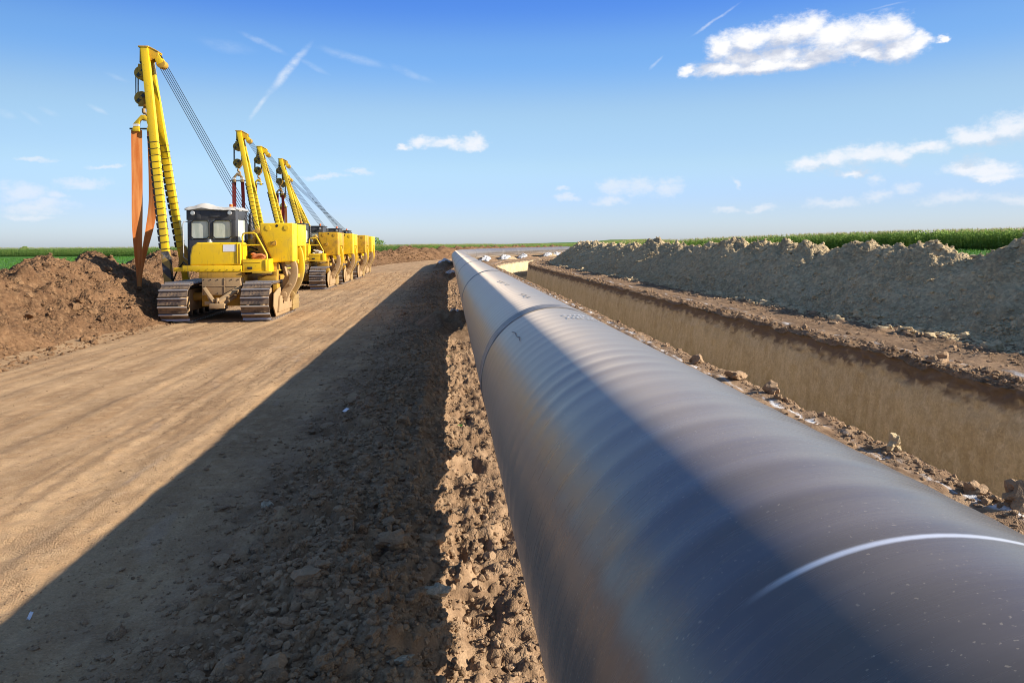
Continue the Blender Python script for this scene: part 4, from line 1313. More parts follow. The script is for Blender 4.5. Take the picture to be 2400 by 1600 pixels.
def build_pipelayer(label, X, Y, tip_x, tip_z, tarp=False, rusty=False, hook_z=6.4, sticker=True):
    root = link('pipelayer', None, label=label, category='pipelayer', group='yellow side-boom tractors parked in line along the road')
    root.location = (X, Y, 0.0)
    near = tarp
    build_tracks(root, near)
    # outer dusty guards on the right track, pivot plates
    part('track_guard', lambda: MB().prism([(-1.55, 0.80), (-1.62, 0.42), (-1.30, 0.10), (1.45, 0.10), (1.60, 0.42), (1.45, 0.72), (0.5, 0.95), (-0.9, 0.95)], 'x', 1.565, 1.60).prism([(-1.2, 0.22), (1.2, 0.22), (1.0, 0.7), (-1.0, 0.7)], 'x', 1.60, 1.66), DUST, root, 0.015, key='guard')
    part('guard_step', lambda: MB().box(1.60, 1.70, 0.55, 1.5, 0.14, 0.60).box(1.60, 1.72, 0.53, 1.52, 0.30, 0.33).box(1.60, 1.72, 0.53, 1.52, 0.47, 0.50), YEL, root, 0.01, key='gstep')
    part('belly_frame', lambda: MB().box(-0.62, 0.62, -1.15, 2.0, 0.42, 1.36).cyl((-1.15, 1.0, 0.62), (1.15, 1.0, 0.62), 0.16, 12).cyl((-1.15, -0.9, 0.70), (1.15, -0.9, 0.70), 0.14, 12), OCHRE, root, 0.02, key='belly')
    part('rear_plate', lambda: MB().box(-0.50, 0.61, -1.50, -1.15, 0.78, 1.28).box(-0.50, 0.61, -1.515, -1.50, 1.03, 1.05).box(0.13, 0.16, -1.515, -1.50, 0.78, 1.28), DUST, root, 0.012, key='rearplate')
    part('apron', lambda: MB().box(-0.60, 0.63, -1.46, -1.10, 1.28, 1.455), OCHRE, root, 0.012, key='apron')
    def drawbar():
        m = MB()
        m.beam((-0.42, -1.52, 0.98), (-0.02, -1.95, 0.62), 0.10, 0.09); m.beam((0.60, -1.52, 0.98), (0.10, -1.95, 0.60), 0.14, 0.10)
        m.beam((-0.30, -1.52, 0.76), (-0.02, -1.98, 0.50), 0.10, 0.09); m.beam((0.48, -1.52, 0.76), (0.08, -1.98, 0.48), 0.12, 0.09)
        m.box(-0.12, 0.30, -2.05, -1.80, 0.42, 0.56); m.cyl((0.08, -1.95, 0.40), (0.08, -1.95, 0.72), 0.05, 10)
        m.box(-0.30, -0.02, -1.9, -1.82, 0.52, 0.62)
        return m
    part('drawbar', drawbar, DUST, root, 0.012, key='drawbar')
    body = YELC if not rusty else YEL
    # deck and fenders
    part('deck', lambda: MB().box(-0.70, 1.42, -1.46, 2.1, 1.455, 1.475).box(-1.06, 0.64, -1.48, -1.40, 1.478, 1.65).box(-0.74, 0.64, -1.40, -0.72, 1.478, 1.64), body, root, 0.012, key='deck%d' % rusty)
    part('fender', lambda: MB().box(-1.36, -0.76, -1.38, 0.9, 1.50, 1.53).box(-1.34, -1.0, -1.42, -1.36, 1.48, 1.60), YEL, root, 0.008, key='fl')
    part('fender', lambda: MB().box(0.64, 1.48, -1.50, 0.9, 1.44, 1.452).box(0.95, 1.50, -1.52, -1.48, 1.41, 1.47), YEL, root, 0.004, key='fr')
    # fuel tank
    def tank():
        pr = [(-0.86, 1.66), (0.62, 1.66), (0.62, 2.26), (0.56, 2.335), (-0.66, 2.335), (-0.80, 2.22), (-0.855, 1.95)]
        return MB().prism(pr, 'y', -1.45, -0.74)
    tk = part('fuel_tank', tank, body, root, 0.055, key='tank%d' % rusty, seg=4)
    part('filler_cap', lambda: MB().cyl((-0.38, -1.15, 2.33), (-0.38, -1.15, 2.38), 0.075, 14).cyl((-0.38, -1.15, 2.38), (-0.38, -1.15, 2.43), 0.045, 12), GREY, tk, 0.006, key='cap')
    part('tank_rib', lambda: MB().box(0.50, 0.535, -1.472, -0.72, 1.70, 2.30).box(0.575, 0.60, -1.474, -0.72, 1.70, 2.30), body, tk, 0.008, key='rib%d' % rusty)
    if sticker:
        part('sticker', lambda: MB().box(0.10, 0.46, -1.4545, -1.449, 2.06, 2.265), WHITE, tk, 0, key='stk', label='white rectangular sticker on the fuel tank')
    # cab
    cab = part('cab', lambda: MB()
        .box(-1.20, 0.26, -0.72, -0.66, 3.03, 3.34).box(-1.12, 0.26, -0.72, -0.66, 1.66, 2.45)
        .box(-1.17, -1.06, -0.72, -0.66, 2.45, 3.03).box(-0.53, -0.41, -0.72, -0.66, 2.45, 3.03).box(0.13, 0.26, -0.72, -0.66, 2.45, 3.03)
        .box(0.20, 0.26, -0.66, -0.44, 1.5, 3.34).box(0.20, 0.26, 0.42, 0.62, 1.5, 3.34).box(0.20, 0.26, -0.44, 0.42, 3.05, 3.34).box(0.20, 0.26, -0.44, 0.42, 1.5, 2.35)
        .box(-1.19, -1.13, -0.66, 0.62, 1.66, 2.45).box(-1.19, -1.13, -0.66, -0.5, 2.45, 3.34).box(-1.19, -1.13, 0.46, 0.62, 2.45, 3.34).box(-1.19, -1.13, -0.5, 0.46, 3.1, 3.34)
        .box(-1.13, 0.20, 0.56, 0.62, 1.66, 2.45).box(-1.13, 0.20, 0.56, 0.62, 3.1, 3.34)
        .box(-0.90, -0.78, -0.735, -0.72, 3.06, 3.30).box(-0.5, -0.18, -0.735, -0.72, 3.10, 3.28), CHAR, root, 0.012, key='cab')
    for k, (a, b) in enumerate(((-1.06, -0.53), (-0.41, 0.13))):
        wv = part('window', lambda a=a, b=b: MB().box(a - 0.01, b + 0.01, -0.70, -0.692, 2.44, 3.04), CURTAIN, cab, 0, key='rw%d' % k)
        def fr(a=a, b=b):
            m = MB(); zz = (2.46, 3.02); c = 0.07
            pts = [(a + c, zz[0]), (b - c, zz[0]), (b, zz[0] + c), (b, zz[1] - c), (b - c, zz[1]), (a + c, zz[1]), (a, zz[1] - c), (a, zz[0] + c)]
            p3 = [(u, -0.722, v) for u, v in pts]
            m.ring(p3 + [p3[0], p3[1]], 0.018, 8, False)
            return m
        part('window_frame', fr, BLACK, wv, 0, True, key='rwf%d' % k)
    part('window', lambda: MB().box(0.225, 0.232, -0.45, 0.43, 2.34, 3.06), CURTAIN, cab, 0, key='sw')
    part('window', lambda: MB().box(-1.162, -1.155, -0.51, 0.47, 2.44, 3.11), CURTAIN, cab, 0, key='sw2')
    part('window', lambda: MB().box(-1.13, 0.20, 0.585, 0.592, 2.44, 3.11), CURTAIN, cab, 0, key='sw3')
    part('cab_roof', lambda: MB().box(-1.24, 0.30, -0.76, 0.68, 3.34, 3.40), GREY if tarp else CHAR, cab, 0.02, key='roof%d' % tarp)
    for lx in (-1.0, 0.10):
        lv = part('work_lamp', lambda: MB().cyl((0, -0.74, 3.24), (0, -0.80, 3.24), 0.065, 14), GREY, cab, 0.006, key='lamp'); lv.location = (lx, 0, 0)
        gv = part('lamp_glass', lambda: MB().cyl((0, -0.80, 3.24), (0, -0.806, 3.24), 0.052, 14), LAMPG, lv, 0, key='lampg')
    part('beacon', lambda: MB().cyl((0.08, -0.55, 3.40), (0.08, -0.55, 3.52), 0.055, 12), AMBER, cab, 0.012, key='beacon')
    part('grab_rail', lambda: MB().ring([(-1.17, -0.66, 2.98), (-1.28, -0.72, 2.98), (-1.30, -0.74, 2.9), (-1.28, -0.74, 1.9), (-1.17, -0.7, 1.8)], 0.014, 8), GREY, cab, 0, True, key='grab')
    if tarp:
        g = 22
        A, Bv = np.meshgrid(np.linspace(-1.25, 0.28, g), np.linspace(-0.80, 0.70, g))
        edge = np.maximum(np.abs(A + 0.485) / 0.765, np.abs(Bv + 0.05) / 0.75)
        Z = 3.415 + 0.14 * np.exp(-((A + 0.72) / 0.28) ** 2 - ((Bv + 0.35) / 0.5) ** 2) + 0.035 * np.abs(fbm(A * 2.6, Bv * 2.6, 3, 501)) - 0.09 * smooth(0.90, 1.0, edge)
        V = np.stack([A.ravel(), Bv.ravel(), Z.ravel()], 1); V = np.concatenate([V, V - np.array([0, 0, 0.008])])
        f = grid_faces(g, g)
        me = mesh_from_arrays('roof_tarp', V, np.concatenate([f, f[:, ::-1] + g * g]), [TARP])
        tp = link('roof_tarp', me, label='crumpled white tarpaulin over the cab roof of the nearest machine', category='tarp')
        tp.location = (X, Y, 0)
    def bolts(pts, r=0.018, d=0.014):
        m = MB()
        for (x_, y_, z_) in pts: m.cyl((x_, y_, z_), (x_, y_ - d, z_), r, 6)
        return m
    part('bolts', lambda: bolts([(-0.45 + 0.2 * q, -1.50, zz) for q in range(6) for zz in (0.83, 1.23)]), STEEL, root, 0, key='bolt1', kind='stuff')
    part('bolts', lambda: bolts([(-0.98 + 0.2 * q, -1.48, 1.515) for q in range(9)], 0.014, 0.01), STEEL, root, 0, key='bolt2', kind='stuff')
    for q, pth in enumerate(([(0.30, -0.6, 1.75), (0.45, -0.7, 2.05), (0.62, -0.55, 2.2), (0.80, -0.2, 2.1)], [(0.34, -0.6, 1.7), (0.52, -0.75, 1.95), (0.70, -0.6, 2.05), (0.9, -0.25, 1.95)],
                            [(1.30, -0.35, 1.85), (1.48, -0.55, 1.80), (1.55, -0.5, 1.6), (1.60, -0.42, 1.4)], [(-1.0, -1.2, 1.62), (-1.2, -1.0, 1.75), (-1.45, -0.8, 1.5), (-1.6, -0.75, 1.15)])):
        part('hydraulic_hose', lambda pth=pth: MB().ring(pth, 0.022, 7), BLACK, root, 0, True, key='hose%d' % q)
    part('grille', lambda: (lambda m: [m.box(0.521, 0.528, 0.85 + 0.16 * q, 0.93 + 0.16 * q, 1.75, 2.2) for q in range(8)] and m)(MB()), SHADOWB, root, 0, key='grille')
    part('tail_lamp', lambda: MB().box(0.80, 0.94, -1.475, -1.44, 1.53, 1.60), STEEL, root, 0.006, key='tail')
    part('nameplate', lambda: MB().box(0.16, 0.40, -1.4575, -1.4545, 2.13, 2.15).box(0.16, 0.34, -1.4575, -1.4545, 2.18, 2.20), BLUE, tk if sticker else root, 0, key='namepl') if sticker and rusty else None
    # engine hood and exhaust on the far side
    part('engine_hood', lambda: MB().prism([(-0.55, 1.48), (0.52, 1.48), (0.52, 2.35), (0.42, 2.45), (-0.45, 2.45), (-0.55, 2.35)], 'y', 0.66, 2.35), YEL, root, 0.04, key='hood')
    part('exhaust_pipe', lambda: MB().cyl((0.21, 1.15, 2.4), (0.21, 1.15, 3.30), 0.065, 14).cyl((0.21, 1.15, 2.45), (0.21, 1.15, 2.95), 0.10, 14), STEEL, root, 0.006, True, key='exh')
    # right deck: tool tray, winch, rail
    part('tool_tray', lambda: MB().box(0.66, 1.42, -1.44, -1.40, 1.478, 1.83).box(0.66, 1.42, -0.55, -0.51, 1.478, 1.83).box(0.66, 0.70, -1.40, -0.55, 1.478, 1.83).box(1.38, 1.42, -1.40, -0.55, 1.478, 1.83).box(0.70, 1.38, -1.40, -0.55, 1.70, 1.72)
         .box(1.30, 1.36, -1.462, -1.44, 1.48, 1.81).box(0.66, 1.20, -1.455, -1.44, 1.73, 1.745), body, root, 0.008, key='tray%d' % rusty)
    wn_ = part('winch', lambda: MB().cyl((0.70, 0.15, 2.0), (1.32, 0.15, 2.0), 0.24, 20).cyl((0.68, 0.15, 2.0), (0.73, 0.15, 2.0), 0.40, 24).cyl((1.28, 0.15, 2.0), (1.34, 0.15, 2.0), 0.40, 24).box(0.64, 1.40, -0.30, 0.75, 1.478, 1.80).box(0.62, 0.70, -0.2, 0.55, 1.8, 2.5), OCHRE, root, 0.012, key='winch')
    part('winch_cover', lambda: MB().prism([(-0.35, 1.80), (0.7, 1.80), (0.7, 2.30), (0.3, 2.48), (-0.1, 2.44)], 'x', 0.74, 1.26), OCHRE, wn_, 0.02, key='wcov')
    part('guard_rail', lambda: MB().ring([(0.66, -1.38, 1.65), (0.64, -1.38, 2.50), (0.67, -1.38, 2.59), (0.74, -1.38, 2.61), (0.96, -1.38, 2.61), (1.03, -1.38, 2.58), (1.34, -1.38, 1.98), (1.36, -1.38, 1.83)], 0.026, 10).ring([(0.65, -1.38, 2.25), (1.18, -1.38, 2.25)], 0.022, 8), YELC, root, 0, True, key='rail')
    # boom
    head = (tip_x, 0.0, tip_z)
    hA, hB = (-1.66, -0.85, 0.95), (-1.74, 0.85, 1.0)
    boom = link('boom', None, root)
    tops = []
    for nm, h0, yo in (('rear', hA, -0.13), ('front', hB, 0.13)):
        p1 = (tip_x, yo, tip_z)
        mbm = MB(); mid = lerp(h0, p1, 0.55)
        mbm.beam(h0, mid, 0.19, 0.17, 0.225, 0.20); mbm.beam(mid, p1, 0.225, 0.20, 0.225, 0.15)
        lg = part('boom_leg', mbm, YELC, boom, 0.015)
        n_ = 17
        d = (Vector(p1) - Vector(h0)).normalized()
        side = Vector((1, 0, 0)); side = (side - d * side.dot(d)).normalized()
        for q in range(n_):
            t = 0.16 + 0.44 * q / (n_ - 1)
            c = Vector(lerp(h0, p1, t)); w = 0.20 + 0.035 * min(1, t / 0.55)
            bmb = MB().beam(c - d * 0.008, c + d * 0.008, w + 0.010, 0.218)
            part('strap_band', bmb, STEEL, lg)
            off = c - side * (w / 2 + 0.022)
            pmb = MB().beam(off + d * 0.03, off + d * 0.20, 0.05, 0.19, 0.075, 0.19)
            part('bumper_pad', pmb, BLACK, lg, 0.008)
        if nm == 'rear':
            c0, c1 = lerp(h0, p1, 0.015), lerp(h0, p1, 0.15)
            part('hazard_shade_band', MB().beam(c0, c1, 0.228, 0.205), HAZARD, lg, 0.01)  # striped band that also paints in the shade low on the leg
        part('hinge', MB().cyl((h0[0], h0[1] - 0.18, h0[2]), (h0[0], h0[1] + 0.18, h0[2]), 0.11, 16).box(h0[0] - 0.02, -1.40, h0[1] - 0.14, h0[1] + 0.14, h0[2] - 0.16, h0[2] + 0.10), OCHRE, lg, 0.01)
    part('boom_bracket', lambda: MB().prism([(-1.80, 1.55), (-1.42, 1.55), (-1.42, 1.85), (-1.58, 2.25), (-1.72, 2.25)], 'y', 0.25, 0.36).box(-1.85, -1.40, 0.1, 0.5, 1.45, 1.56), OCHRE, root, 0.012, key='brk')
    # head plates and blocks
    part('boom_head', MB().prism([(tip_x - 0.15, tip_z - 0.42), (tip_x + 0.13, tip_z - 0.42), (tip_x + 0.40, tip_z - 0.28), (tip_x + 0.42, tip_z - 0.10), (tip_x + 0.12, tip_z + 0.06), (tip_x - 0.14, tip_z + 0.06)], 'y', -0.16, -0.12)
         .prism([(tip_x - 0.15, tip_z - 0.42), (tip_x + 0.13, tip_z - 0.42), (tip_x + 0.40, tip_z - 0.28), (tip_x + 0.42, tip_z - 0.10), (tip_x + 0.12, tip_z + 0.06), (tip_x - 0.14, tip_z + 0.06)], 'y', 0.12, 0.16)
         .box(tip_x - 0.17, tip_x + 0.14, -0.22, 0.22, tip_z + 0.0, tip_z + 0.05).beam((tip_x + 0.12, 0, tip_z + 0.04), (tip_x + 0.42, 0, tip_z - 0.12), 0.03, 0.34, side=(0, 0, 1)), YELR if rusty or tarp else YEL, boom, 0.01)
    wx, wy, wz = 0.62, 0.45, 2.62
    hb = Vector((tip_x + 0.40, 0, tip_z - 0.34)); wv_ = Vector((wx, wy, wz))
    dd = (wv_ - hb).normalized()
    blk = part('hoist_block', MB().beam(hb - dd * 0.22, hb + dd * 0.14, 0.28, 0.16, 0.32, 0.20, side=(0, 1, 0)), YELC, boom, 0.012)
    part('sheave', MB().cyl(hb + dd * 0.16 + Vector((0, -0.15, 0)), hb + dd * 0.16 + Vector((0, 0.15, 0)), 0.135, 18), OCHRE, blk, 0.01)
    part('block_slot', MB().beam(hb - dd * 0.12 + Vector((0, -0.08, 0.0)), hb + dd * 0.02 + Vector((0, -0.08, 0)), 0.045, 0.215, side=(0, 1, 0)).beam(hb - dd * 0.12 + Vector((0, 0.02, 0.0)), hb + dd * 0.02 + Vector((0, 0.02, 0)), 0.045, 0.215, side=(0, 1, 0)), SHADOWB, blk)
    for q in range(5):
        yo = -0.14 + 0.070 * q
        st = hb + dd * 0.2 + Vector((0.05 * (q - 2.0) * 0.6, yo, 0.03 * (q - 2.0)))
        en = wv_ + Vector((0.035 * (q - 2.0), yo * 1.2, 0.03 * (q - 2.0)))
        part('hoist_cable', MB().ring([st, lerp(st, en, 0.5), en], 0.0105, 6), CABLE, boom, 0, True)
    part('winch_block', MB().beam(wv_ - dd * 0.15, wv_ + dd * 0.35, 0.34, 0.28, side=(0, 1, 0)), OCHRE, boom, 0.02)
    bx = tip_x - 0.10
    # load blocks
    def block(z0, r, nm, flip):
        mb_ = MB()
        for yy in (-0.15, -0.05, 0.05, 0.15):
            mb_.cyl((bx, yy - 0.012, z0), (bx, yy + 0.012, z0), r, 22)
        mb_.beam((bx, -0.18, z0 + flip * r * 1.25), (bx, -0.18, z0 - flip * r * 0.6), 0.16, 0.03); mb_.beam((bx, 0.18, z0 + flip * r * 1.25), (bx, 0.18, z0 - flip * r * 0.6), 0.16, 0.03)
        mb_.cyl((bx, -0.2, z0), (bx, 0.2, z0), 0.05, 10)
        b_ = part(nm, mb_, OCHRE, boom, 0.004)
        mb2 = MB()
        for yy in (-0.10, 0.0, 0.10):
            mb2.cyl((bx, yy - 0.03, z0), (bx, yy + 0.03, z0), r * 0.88, 20)
        mb2.beam((bx - r * 0.5, -0.196, z0 - r * 0.55), (bx + r * 0.5, -0.196, z0 + r * 0.55), 0.10, 0.006, side=(0.7, 0, -0.7))
        part('sheave', mb2, STEEL, b_, 0.004)
        return b_
    zu = tip_z - 0.78; zl = hook_z + 0.52
    block(zu, 0.215, 'load_block', 1); hk = block(zl, 0.215, 'hook_block', -1)
    part('block_link', MB().beam((bx, 0, tip_z - 0.35), (bx, 0, zu + 0.25), 0.06, 0.10).cyl((bx, -0.09, tip_z - 0.42), (bx, 0.09, tip_z - 0.42), 0.08, 12), STEEL, boom, 0.006)
    for xo in (-0.19, 0.19):
        for yy in (-0.10, 0.0, 0.10):
            part('load_cable', MB().ring([(bx + xo, yy, zu), (bx + xo, yy, zl)], 0.013, 6), CABLE, boom, 0, True)
    # hook
    hp = [(bx + 0.0, 0, zl - 0.30), (bx, 0, hook_z + 0.10)]
    for q in range(9):
        a = math.radians(100 - q * 34)
        hp.append((bx + 0.02 + 0.10 * math.cos(a), 0, hook_z - 0.02 + 0.11 * math.sin(a)))
    part('hook', MB().ring(hp, [0.055, 0.05] + [0.045] * 6 + [0.035, 0.028, 0.02], 10), DUST, hk, 0, True)
    # counterweight
    cwm = YELR if rusty else YELC
    poly = [(1.02, 2.92), (2.03, 2.92), (2.03, 1.73), (1.41, 1.71), (1.02, 2.66)]
    cw = part('counterweight', lambda: MB().prism(poly, 'y', -0.92, -0.28), cwm, root, 0.045, key='cw%d' % rusty, seg=3)
    part('counterweight_plate', lambda: MB().prism([(1.22, 2.90), (2.045, 2.90), (2.045, 2.21), (1.40, 2.21)], 'y', -0.27, 0.80).prism([(1.22, 2.91), (2.05, 2.91), (2.05, 1.72), (1.41, 1.72), (1.22, 2.4)], 'y', 0.80, 1.0), cwm, cw, 0.02, key='cwp%d' % rusty)
    for bx_ in (1.27, 1.82):
        bo = part('boss', lambda: MB().cyl((0, -0.930, 2.77), (0, -0.92, 2.77), 0.085, 22).cyl((0, -0.935, 2.77), (0, -0.930, 2.77), 0.068, 22), cwm, cw, 0.0, key='boss%d' % rusty); bo.location = (bx_, 0, 0)
    part('pin_hole', lambda: MB().cyl((1.54, -0.924, 2.835), (1.54, -0.90, 2.835), 0.042, 16), SHADOWB, cw, 0, key='hole')
    part('lift_lug', lambda: MB().beam((1.36, -0.96, 2.24), (1.52, -0.96, 2.38), 0.03, 0.08, side=(0.6, 0, -0.8)).beam((1.44, -0.955, 2.30), (1.44, -0.90, 2.30), 0.17, 0.12), OCHRE, cw, 0.008, key='lug')
    # arms carrying it
    def arm(path, w, y0, y1):
        m = MB(); L_, R2 = [], []
        P = [Vector((a, 0, b)) for a, b in path]
        for i, p in enumerate(P):
            t = (P[min(i + 1, len(P) - 1)] - P[max(i - 1, 0)]).normalized(); nrm = Vector((-t.z, 0, t.x))
            ww = w[i] if isinstance(w, list) else w
            L_.append(p + nrm * ww / 2); R2.append(p - nrm * ww / 2)
        V = []
        for p, q in zip(L_, R2):
            for yy in (y0, y1):
                V += [(p.x, yy, p.z), (q.x, yy, q.z)]
        F = []
        k = len(P)
        for i in range(k - 1):
            a, b = 4 * i, 4 * (i + 1)
            F += [(a, a + 1, b + 1, b), (a + 2, b + 2, b + 3, a + 3), (a, b, b + 2, a + 2), (a + 1, a + 3, b + 3, b + 1)]
        F += [(0, 2, 3, 1), (4 * k - 4, 4 * k - 3, 4 * k - 1, 4 * k - 2)]
        m.add(V, F); return m
    def curve(pts, k=6):
        out = []
        P = [pts[0]] + pts + [pts[-1]]
        for i in range(1, len(P) - 2):
            for j in range(k):
                t = j / k
                out.append(tuple(0.5 * ((2 * P[i][c]) + (-P[i - 1][c] + P[i + 1][c]) * t + (2 * P[i - 1][c] - 5 * P[i][c] + 4 * P[i + 1][c] - P[i + 2][c]) * t * t + (-P[i - 1][c] + 3 * P[i][c] - 3 * P[i + 1][c] + P[i + 2][c]) * t ** 3) for c in range(2)))
        return out + [pts[-1]]
    cpath = curve([(1.88, 1.85), (1.99, 1.62), (2.00, 1.35), (1.92, 1.08), (1.76, 0.82), (1.64, 0.55)])
    part('counterweight_arm', lambda: arm(cpath, [0.15 + 0.13 * i / len(cpath) for i in range(len(cpath))], -0.72, -0.56).cyl((1.70, -0.78, 0.72), (1.70, -0.50, 0.72), 0.09, 16).cyl((1.88, -0.76, 1.02), (1.88, -0.52, 1.02), 0.045, 12), DUST, root, 0.012, key='arm1')
    cpath2 = curve([(1.86, 2.25), (1.97, 1.95), (2.01, 1.45), (1.92, 1.05), (1.76, 0.75), (1.66, 0.5)])
    part('counterweight_arm', lambda: arm(cpath2, 0.19, 0.30, 0.46).cyl((1.72, 0.2, 0.68), (1.72, 0.55, 0.68), 0.09, 16), YEL, root, 0.012, key='arm2')
    part('counterweight_link', lambda: arm([(1.5, 1.85), (1.78, 1.72), (1.99, 1.72)], 0.12, 0.0, 0.12).box(1.86, 1.98, -0.56, 0.30, 1.20, 1.32), YEL, root, 0.01, key='lnk')
    part('hydraulic_cylinder', lambda: MB().cyl((1.58, -0.42, 1.75), (1.70, -0.42, 1.30), 0.07, 14).cyl((1.70, -0.42, 1.30), (1.76, -0.42, 0.95), 0.038, 12).prism([(1.60, 0.55), (1.82, 0.62), (1.80, 1.28), (1.68, 1.30), (1.58, 1.0)], 'y', -0.52, -0.44), DUST, root, 0.01, key='hyd')
    part('pivot_frame', lambda: MB().box(1.42, 1.56, -1.0, 0.9, 0.80, 1.05).box(0.95, 1.5, -0.9, 0.8, 1.16, 1.30).box(1.38, 1.52, -0.85, -0.6, 1.05, 1.75), OCHRE, root, 0.015, key='piv')
    return root, Vector((X + bx, Y, hook_z))

def webbing(mb_, path, width, thick, twist):
    """flat belt along `path` (x, y, z), its width direction turned by `twist` (radians from x)"""
    k = len(path); V = []
    for p, w, t in zip(path, width, twist):
        d = np.array([math.cos(t), math.sin(t), 0]); q = np.array([-math.sin(t), math.cos(t), 0])
        p = np.array(p)
        for a, b in ((-1, -1), (1, -1), (1, 1), (-1, 1)):
            V.append(tuple(p + d * a * w / 2 + q * b * thick / 2))
    F = []
    for i in range(k - 1):
        for j in range(4):
            F.append((4 * i + j, 4 * i + (j + 1) % 4, 4 * i + 4 + (j + 1) % 4, 4 * i + 4 + j))
    F += [(0, 3, 2, 1), (4 * k - 4, 4 * k - 3, 4 * k - 2, 4 * k - 1)]
    return mb_.add(V, F)

def sling(label, hook, mat, drop, width, plate_mat, spread=0.4, plate_scale=1.0, two=True, end=None):
    root = link('pipe_sling', None, label=label, category='sling', group='pipe slings hanging from the boom hooks')
    root.location = hook
    ps = plate_scale
    def plate(y0, y1):
        outer = [(-0.30 * ps, -0.40 * ps), (-0.30 * ps, -0.26 * ps), (-0.06 * ps, 0.02 * ps), (0.06 * ps, 0.02 * ps), (0.30 * ps, -0.26 * ps), (0.30 * ps, -0.40 * ps), (0.13 * ps, -0.40 * ps), (0.13 * ps, -0.30 * ps), (0.10 * ps, -0.17 * ps), (0.0, -0.11 * ps), (-0.10 * ps, -0.17 * ps), (-0.13 * ps, -0.30 * ps), (-0.13 * ps, -0.40 * ps)]
        return MB().prism(outer, 'y', y0, y1)
    part('spreader_plate', plate(-0.05, 0.05), plate_mat, root, 0.01)
    part('plate_band', MB().box(-0.305 * ps, -0.125 * ps, -0.056, 0.056, -0.335 * ps, -0.265 * ps).box(0.125 * ps, 0.305 * ps, -0.056, 0.056, -0.335 * ps, -0.265 * ps), WHITE, root)
    part('pin', MB().cyl((-0.42 * ps, 0, -0.41 * ps), (0.42 * ps, 0, -0.41 * ps), 0.028, 10), STEEL, root)
    for xo in (-0.215, 0.215):
        part('ferrule', MB().box(xo * ps - 0.10 * ps, xo * ps + 0.10 * ps, -0.07, 0.07, -0.50 * ps, -0.38 * ps), plate_mat, root, 0.012)
    n_ = 26
    ends = end or (-0.20, 0.0)
    for k, xo in enumerate((-0.215, 0.215)):
        if not two and k: break
        path, ws, tw = [], [], []
        for i in range(n_):
            t = i / (n_ - 1)
            if k == 0:
                x = xo * ps + (ends[0] - xo * ps) * smooth(0.55, 1.0, t) - 0.02 * math.sin(t * 3)
                w = width * (1.0 - 0.52 * smooth(0.5, 1.0, t)); tz = 0.25 + 1.0 * smooth(0.6, 1.0, t)
            else:
                x = xo * ps + (ends[0] + 0.015 - xo * ps) * smooth(0.42, 0.98, t) + 0.05 * math.sin(t * 3.1)
                w = width * (0.9 - 0.5 * smooth(0.4, 0.95, t)); tz = -0.1 + 1.1 * smooth(0.4, 0.9, t)
            path.append((float(x), 0.05 * math.sin(t * 4 + k), float(-0.45 * ps - (drop - 0.45 * ps) * t)))
            ws.append(float(w)); tw.append(float(tz))
        part('webbing', webbing(MB(), path, ws, 0.014, tw), mat, root, 0, True)
    part('webbing_end', MB().box(ends[0] - 0.06, ends[0] + 0.06, -0.03, 0.03, -drop - 0.16, -drop + 0.06), GREY, root, 0.012)
    return root

r1, h1 = build_pipelayer('nearest yellow pipelayer with charcoal cab, white roof tarp and clean counterweight', -6.78, 23.65, -2.62, 8.42, tarp=True, hook_z=6.33)
sling('wide orange webbing sling hanging from the nearest boom down to the bank', h1, ORANGE, 5.45, 0.31, YELC, end=(-0.16, 0))
r2, h2 = build_pipelayer('second yellow pipelayer in the line with rust-stained counterweight', -7.72, 39.0, -3.12, 8.2, rusty=True, hook_z=6.05)
sling('dark red sling on a triangular plate from the second boom', h2, RED, 4.6, 0.20, DUST, plate_scale=0.95)
r3, h3 = build_pipelayer('third pipelayer in the line with a clean yellow counterweight', -7.64, 44.2, -3.50, 8.1, hook_z=6.2, sticker=False)
sling('short pale orange sling hanging from the third boom', h3, ORANGE, 3.6, 0.16, YELC, plate_scale=0.7, two=False)
r4, h4 = build_pipelayer('fourth pipelayer in the line with a dirty orange-stained counterweight', -7.62, 50.4, -3.68, 8.1, rusty=True, hook_z=6.1, sticker=False)
sling('dark red sling hanging from the fourth boom', h4, RED, 4.4, 0.20, OCHRE, plate_scale=0.8)
r5, h5 = build_pipelayer('farthest yellow pipelayer at the end of the line by the road bend', -7.9, 57.2, -4.7, 7.75, hook_z=5.6, sticker=False)
sling('orange sling hanging from the farthest boom', h5, ORANGE, 3.6, 0.20, YELC, plate_scale=0.8)

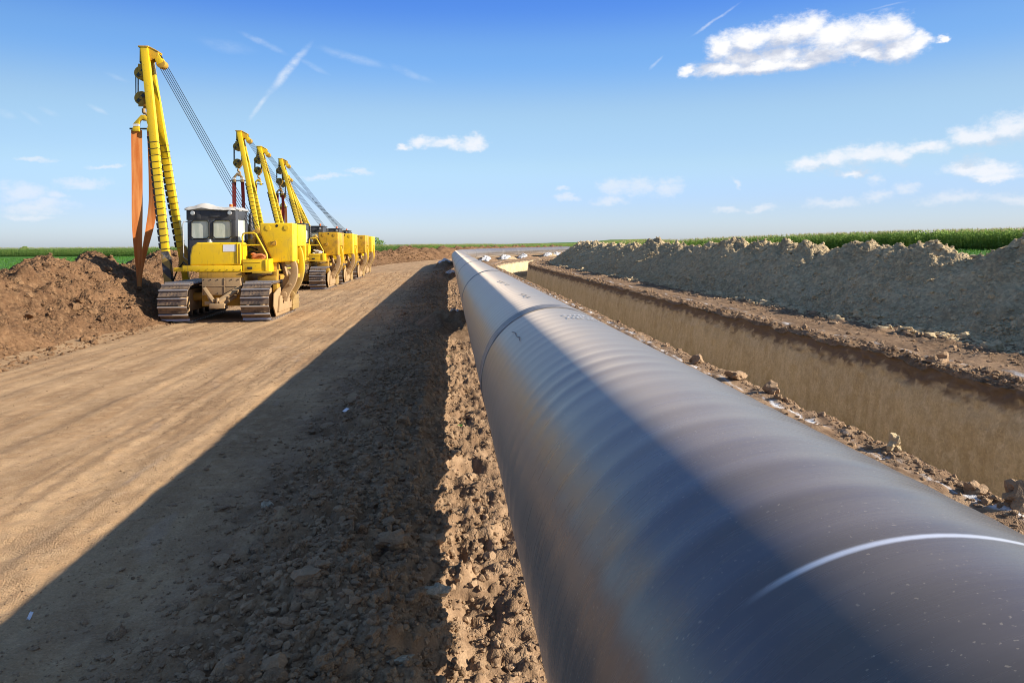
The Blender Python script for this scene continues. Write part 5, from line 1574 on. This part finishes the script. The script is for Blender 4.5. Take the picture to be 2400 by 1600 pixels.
# heap of straps lying in the tool tray of the nearest machine, rag heap in the second
def strap_heap(x, y, z, mat, label, seed, sc=1.0):
    r = np.random.RandomState(seed); mb_ = MB()
    for k in range(9):
        path, ws, tw = [], [], []
        a = r.uniform(-0.5, 0.5)
        x0, x1 = r.uniform(-0.28, -0.05), r.uniform(0.05, 0.28); yo = r.uniform(-0.25, 0.20); zz = 0.03 + 0.022 * k
        P = []
        for i in range(10):
            t = i / 9
            P.append(((x0 + (x1 - x0) * t) * sc, yo + a * (t - 0.5) * 0.3, zz + 0.06 * math.sin(t * 3.1 + k) * r.uniform(0.6, 1.2)))
        mb_.ring(P, [0.02] + [0.045] * 8 + [0.02], 6)
    o = part('strap_heap', mb_, mat, None, 0, True, label=label, category='straps')
    o.location = (x, y, z)
strap_heap(-6.78 + 1.0, 23.65 - 1.0, 1.73, Mat('faded_orange_strap', (0.50, 0.17, 0.06), 0.8).m, 'tangled faded orange straps heaped in the tray of the nearest machine', 3)
strap_heap(-7.72 + 1.0, 39.0 - 1.0, 1.73, TARP, 'white rags heaped in the tray of the second machine', 5, 0.9)

# ------------------------------------------------------------------ far trees on the horizon
def far_tree(x, y, h, w, label, seed):
    r = np.random.RandomState(seed)
    root = link('tree', None, label=label, category='tree', group='far trees on the horizon')
    root.location = (x, y, -3.0)
    part('trunk', MB().ring([(0, 0, 0), (0.1, 0, h * 0.3), (0, 0.1, h * 0.6)], [0.35, 0.28, 0.12], 7), OCHRE, root)
    k = 700
    p = r.normal(size=(k, 3)); p /= np.linalg.norm(p, axis=1)[:, None]
    lob = r.normal(size=(7, 3)) * np.array([w * 0.35, w * 0.35, h * 0.14])
    c = lob[r.randint(0, 7, k)] + p * (r.uniform(0.2, 1, k) ** 0.5)[:, None] * np.array([w * 0.32, w * 0.32, h * 0.22]) + np.array([0, 0, h * 0.62])
    a = r.normal(size=(k, 3, 3)) * 0.5
    V = (c[:, None] + a).reshape(-1, 3)
    me = mesh_from_arrays('crown', V, np.arange(3 * k).reshape(-1, 3), [LEAF], smooth_shade=False)
    link('crown', me, root)
far_tree(-420, 760, 7.0, 5, 'small round far tree on the left horizon', 1)
far_tree(-500, 760, 6.9, 4, 'low far tree at the very left of the horizon', 2)
far_tree(-62, 640, 12.0, 7, 'dark far tree just right of the farthest machine', 3)
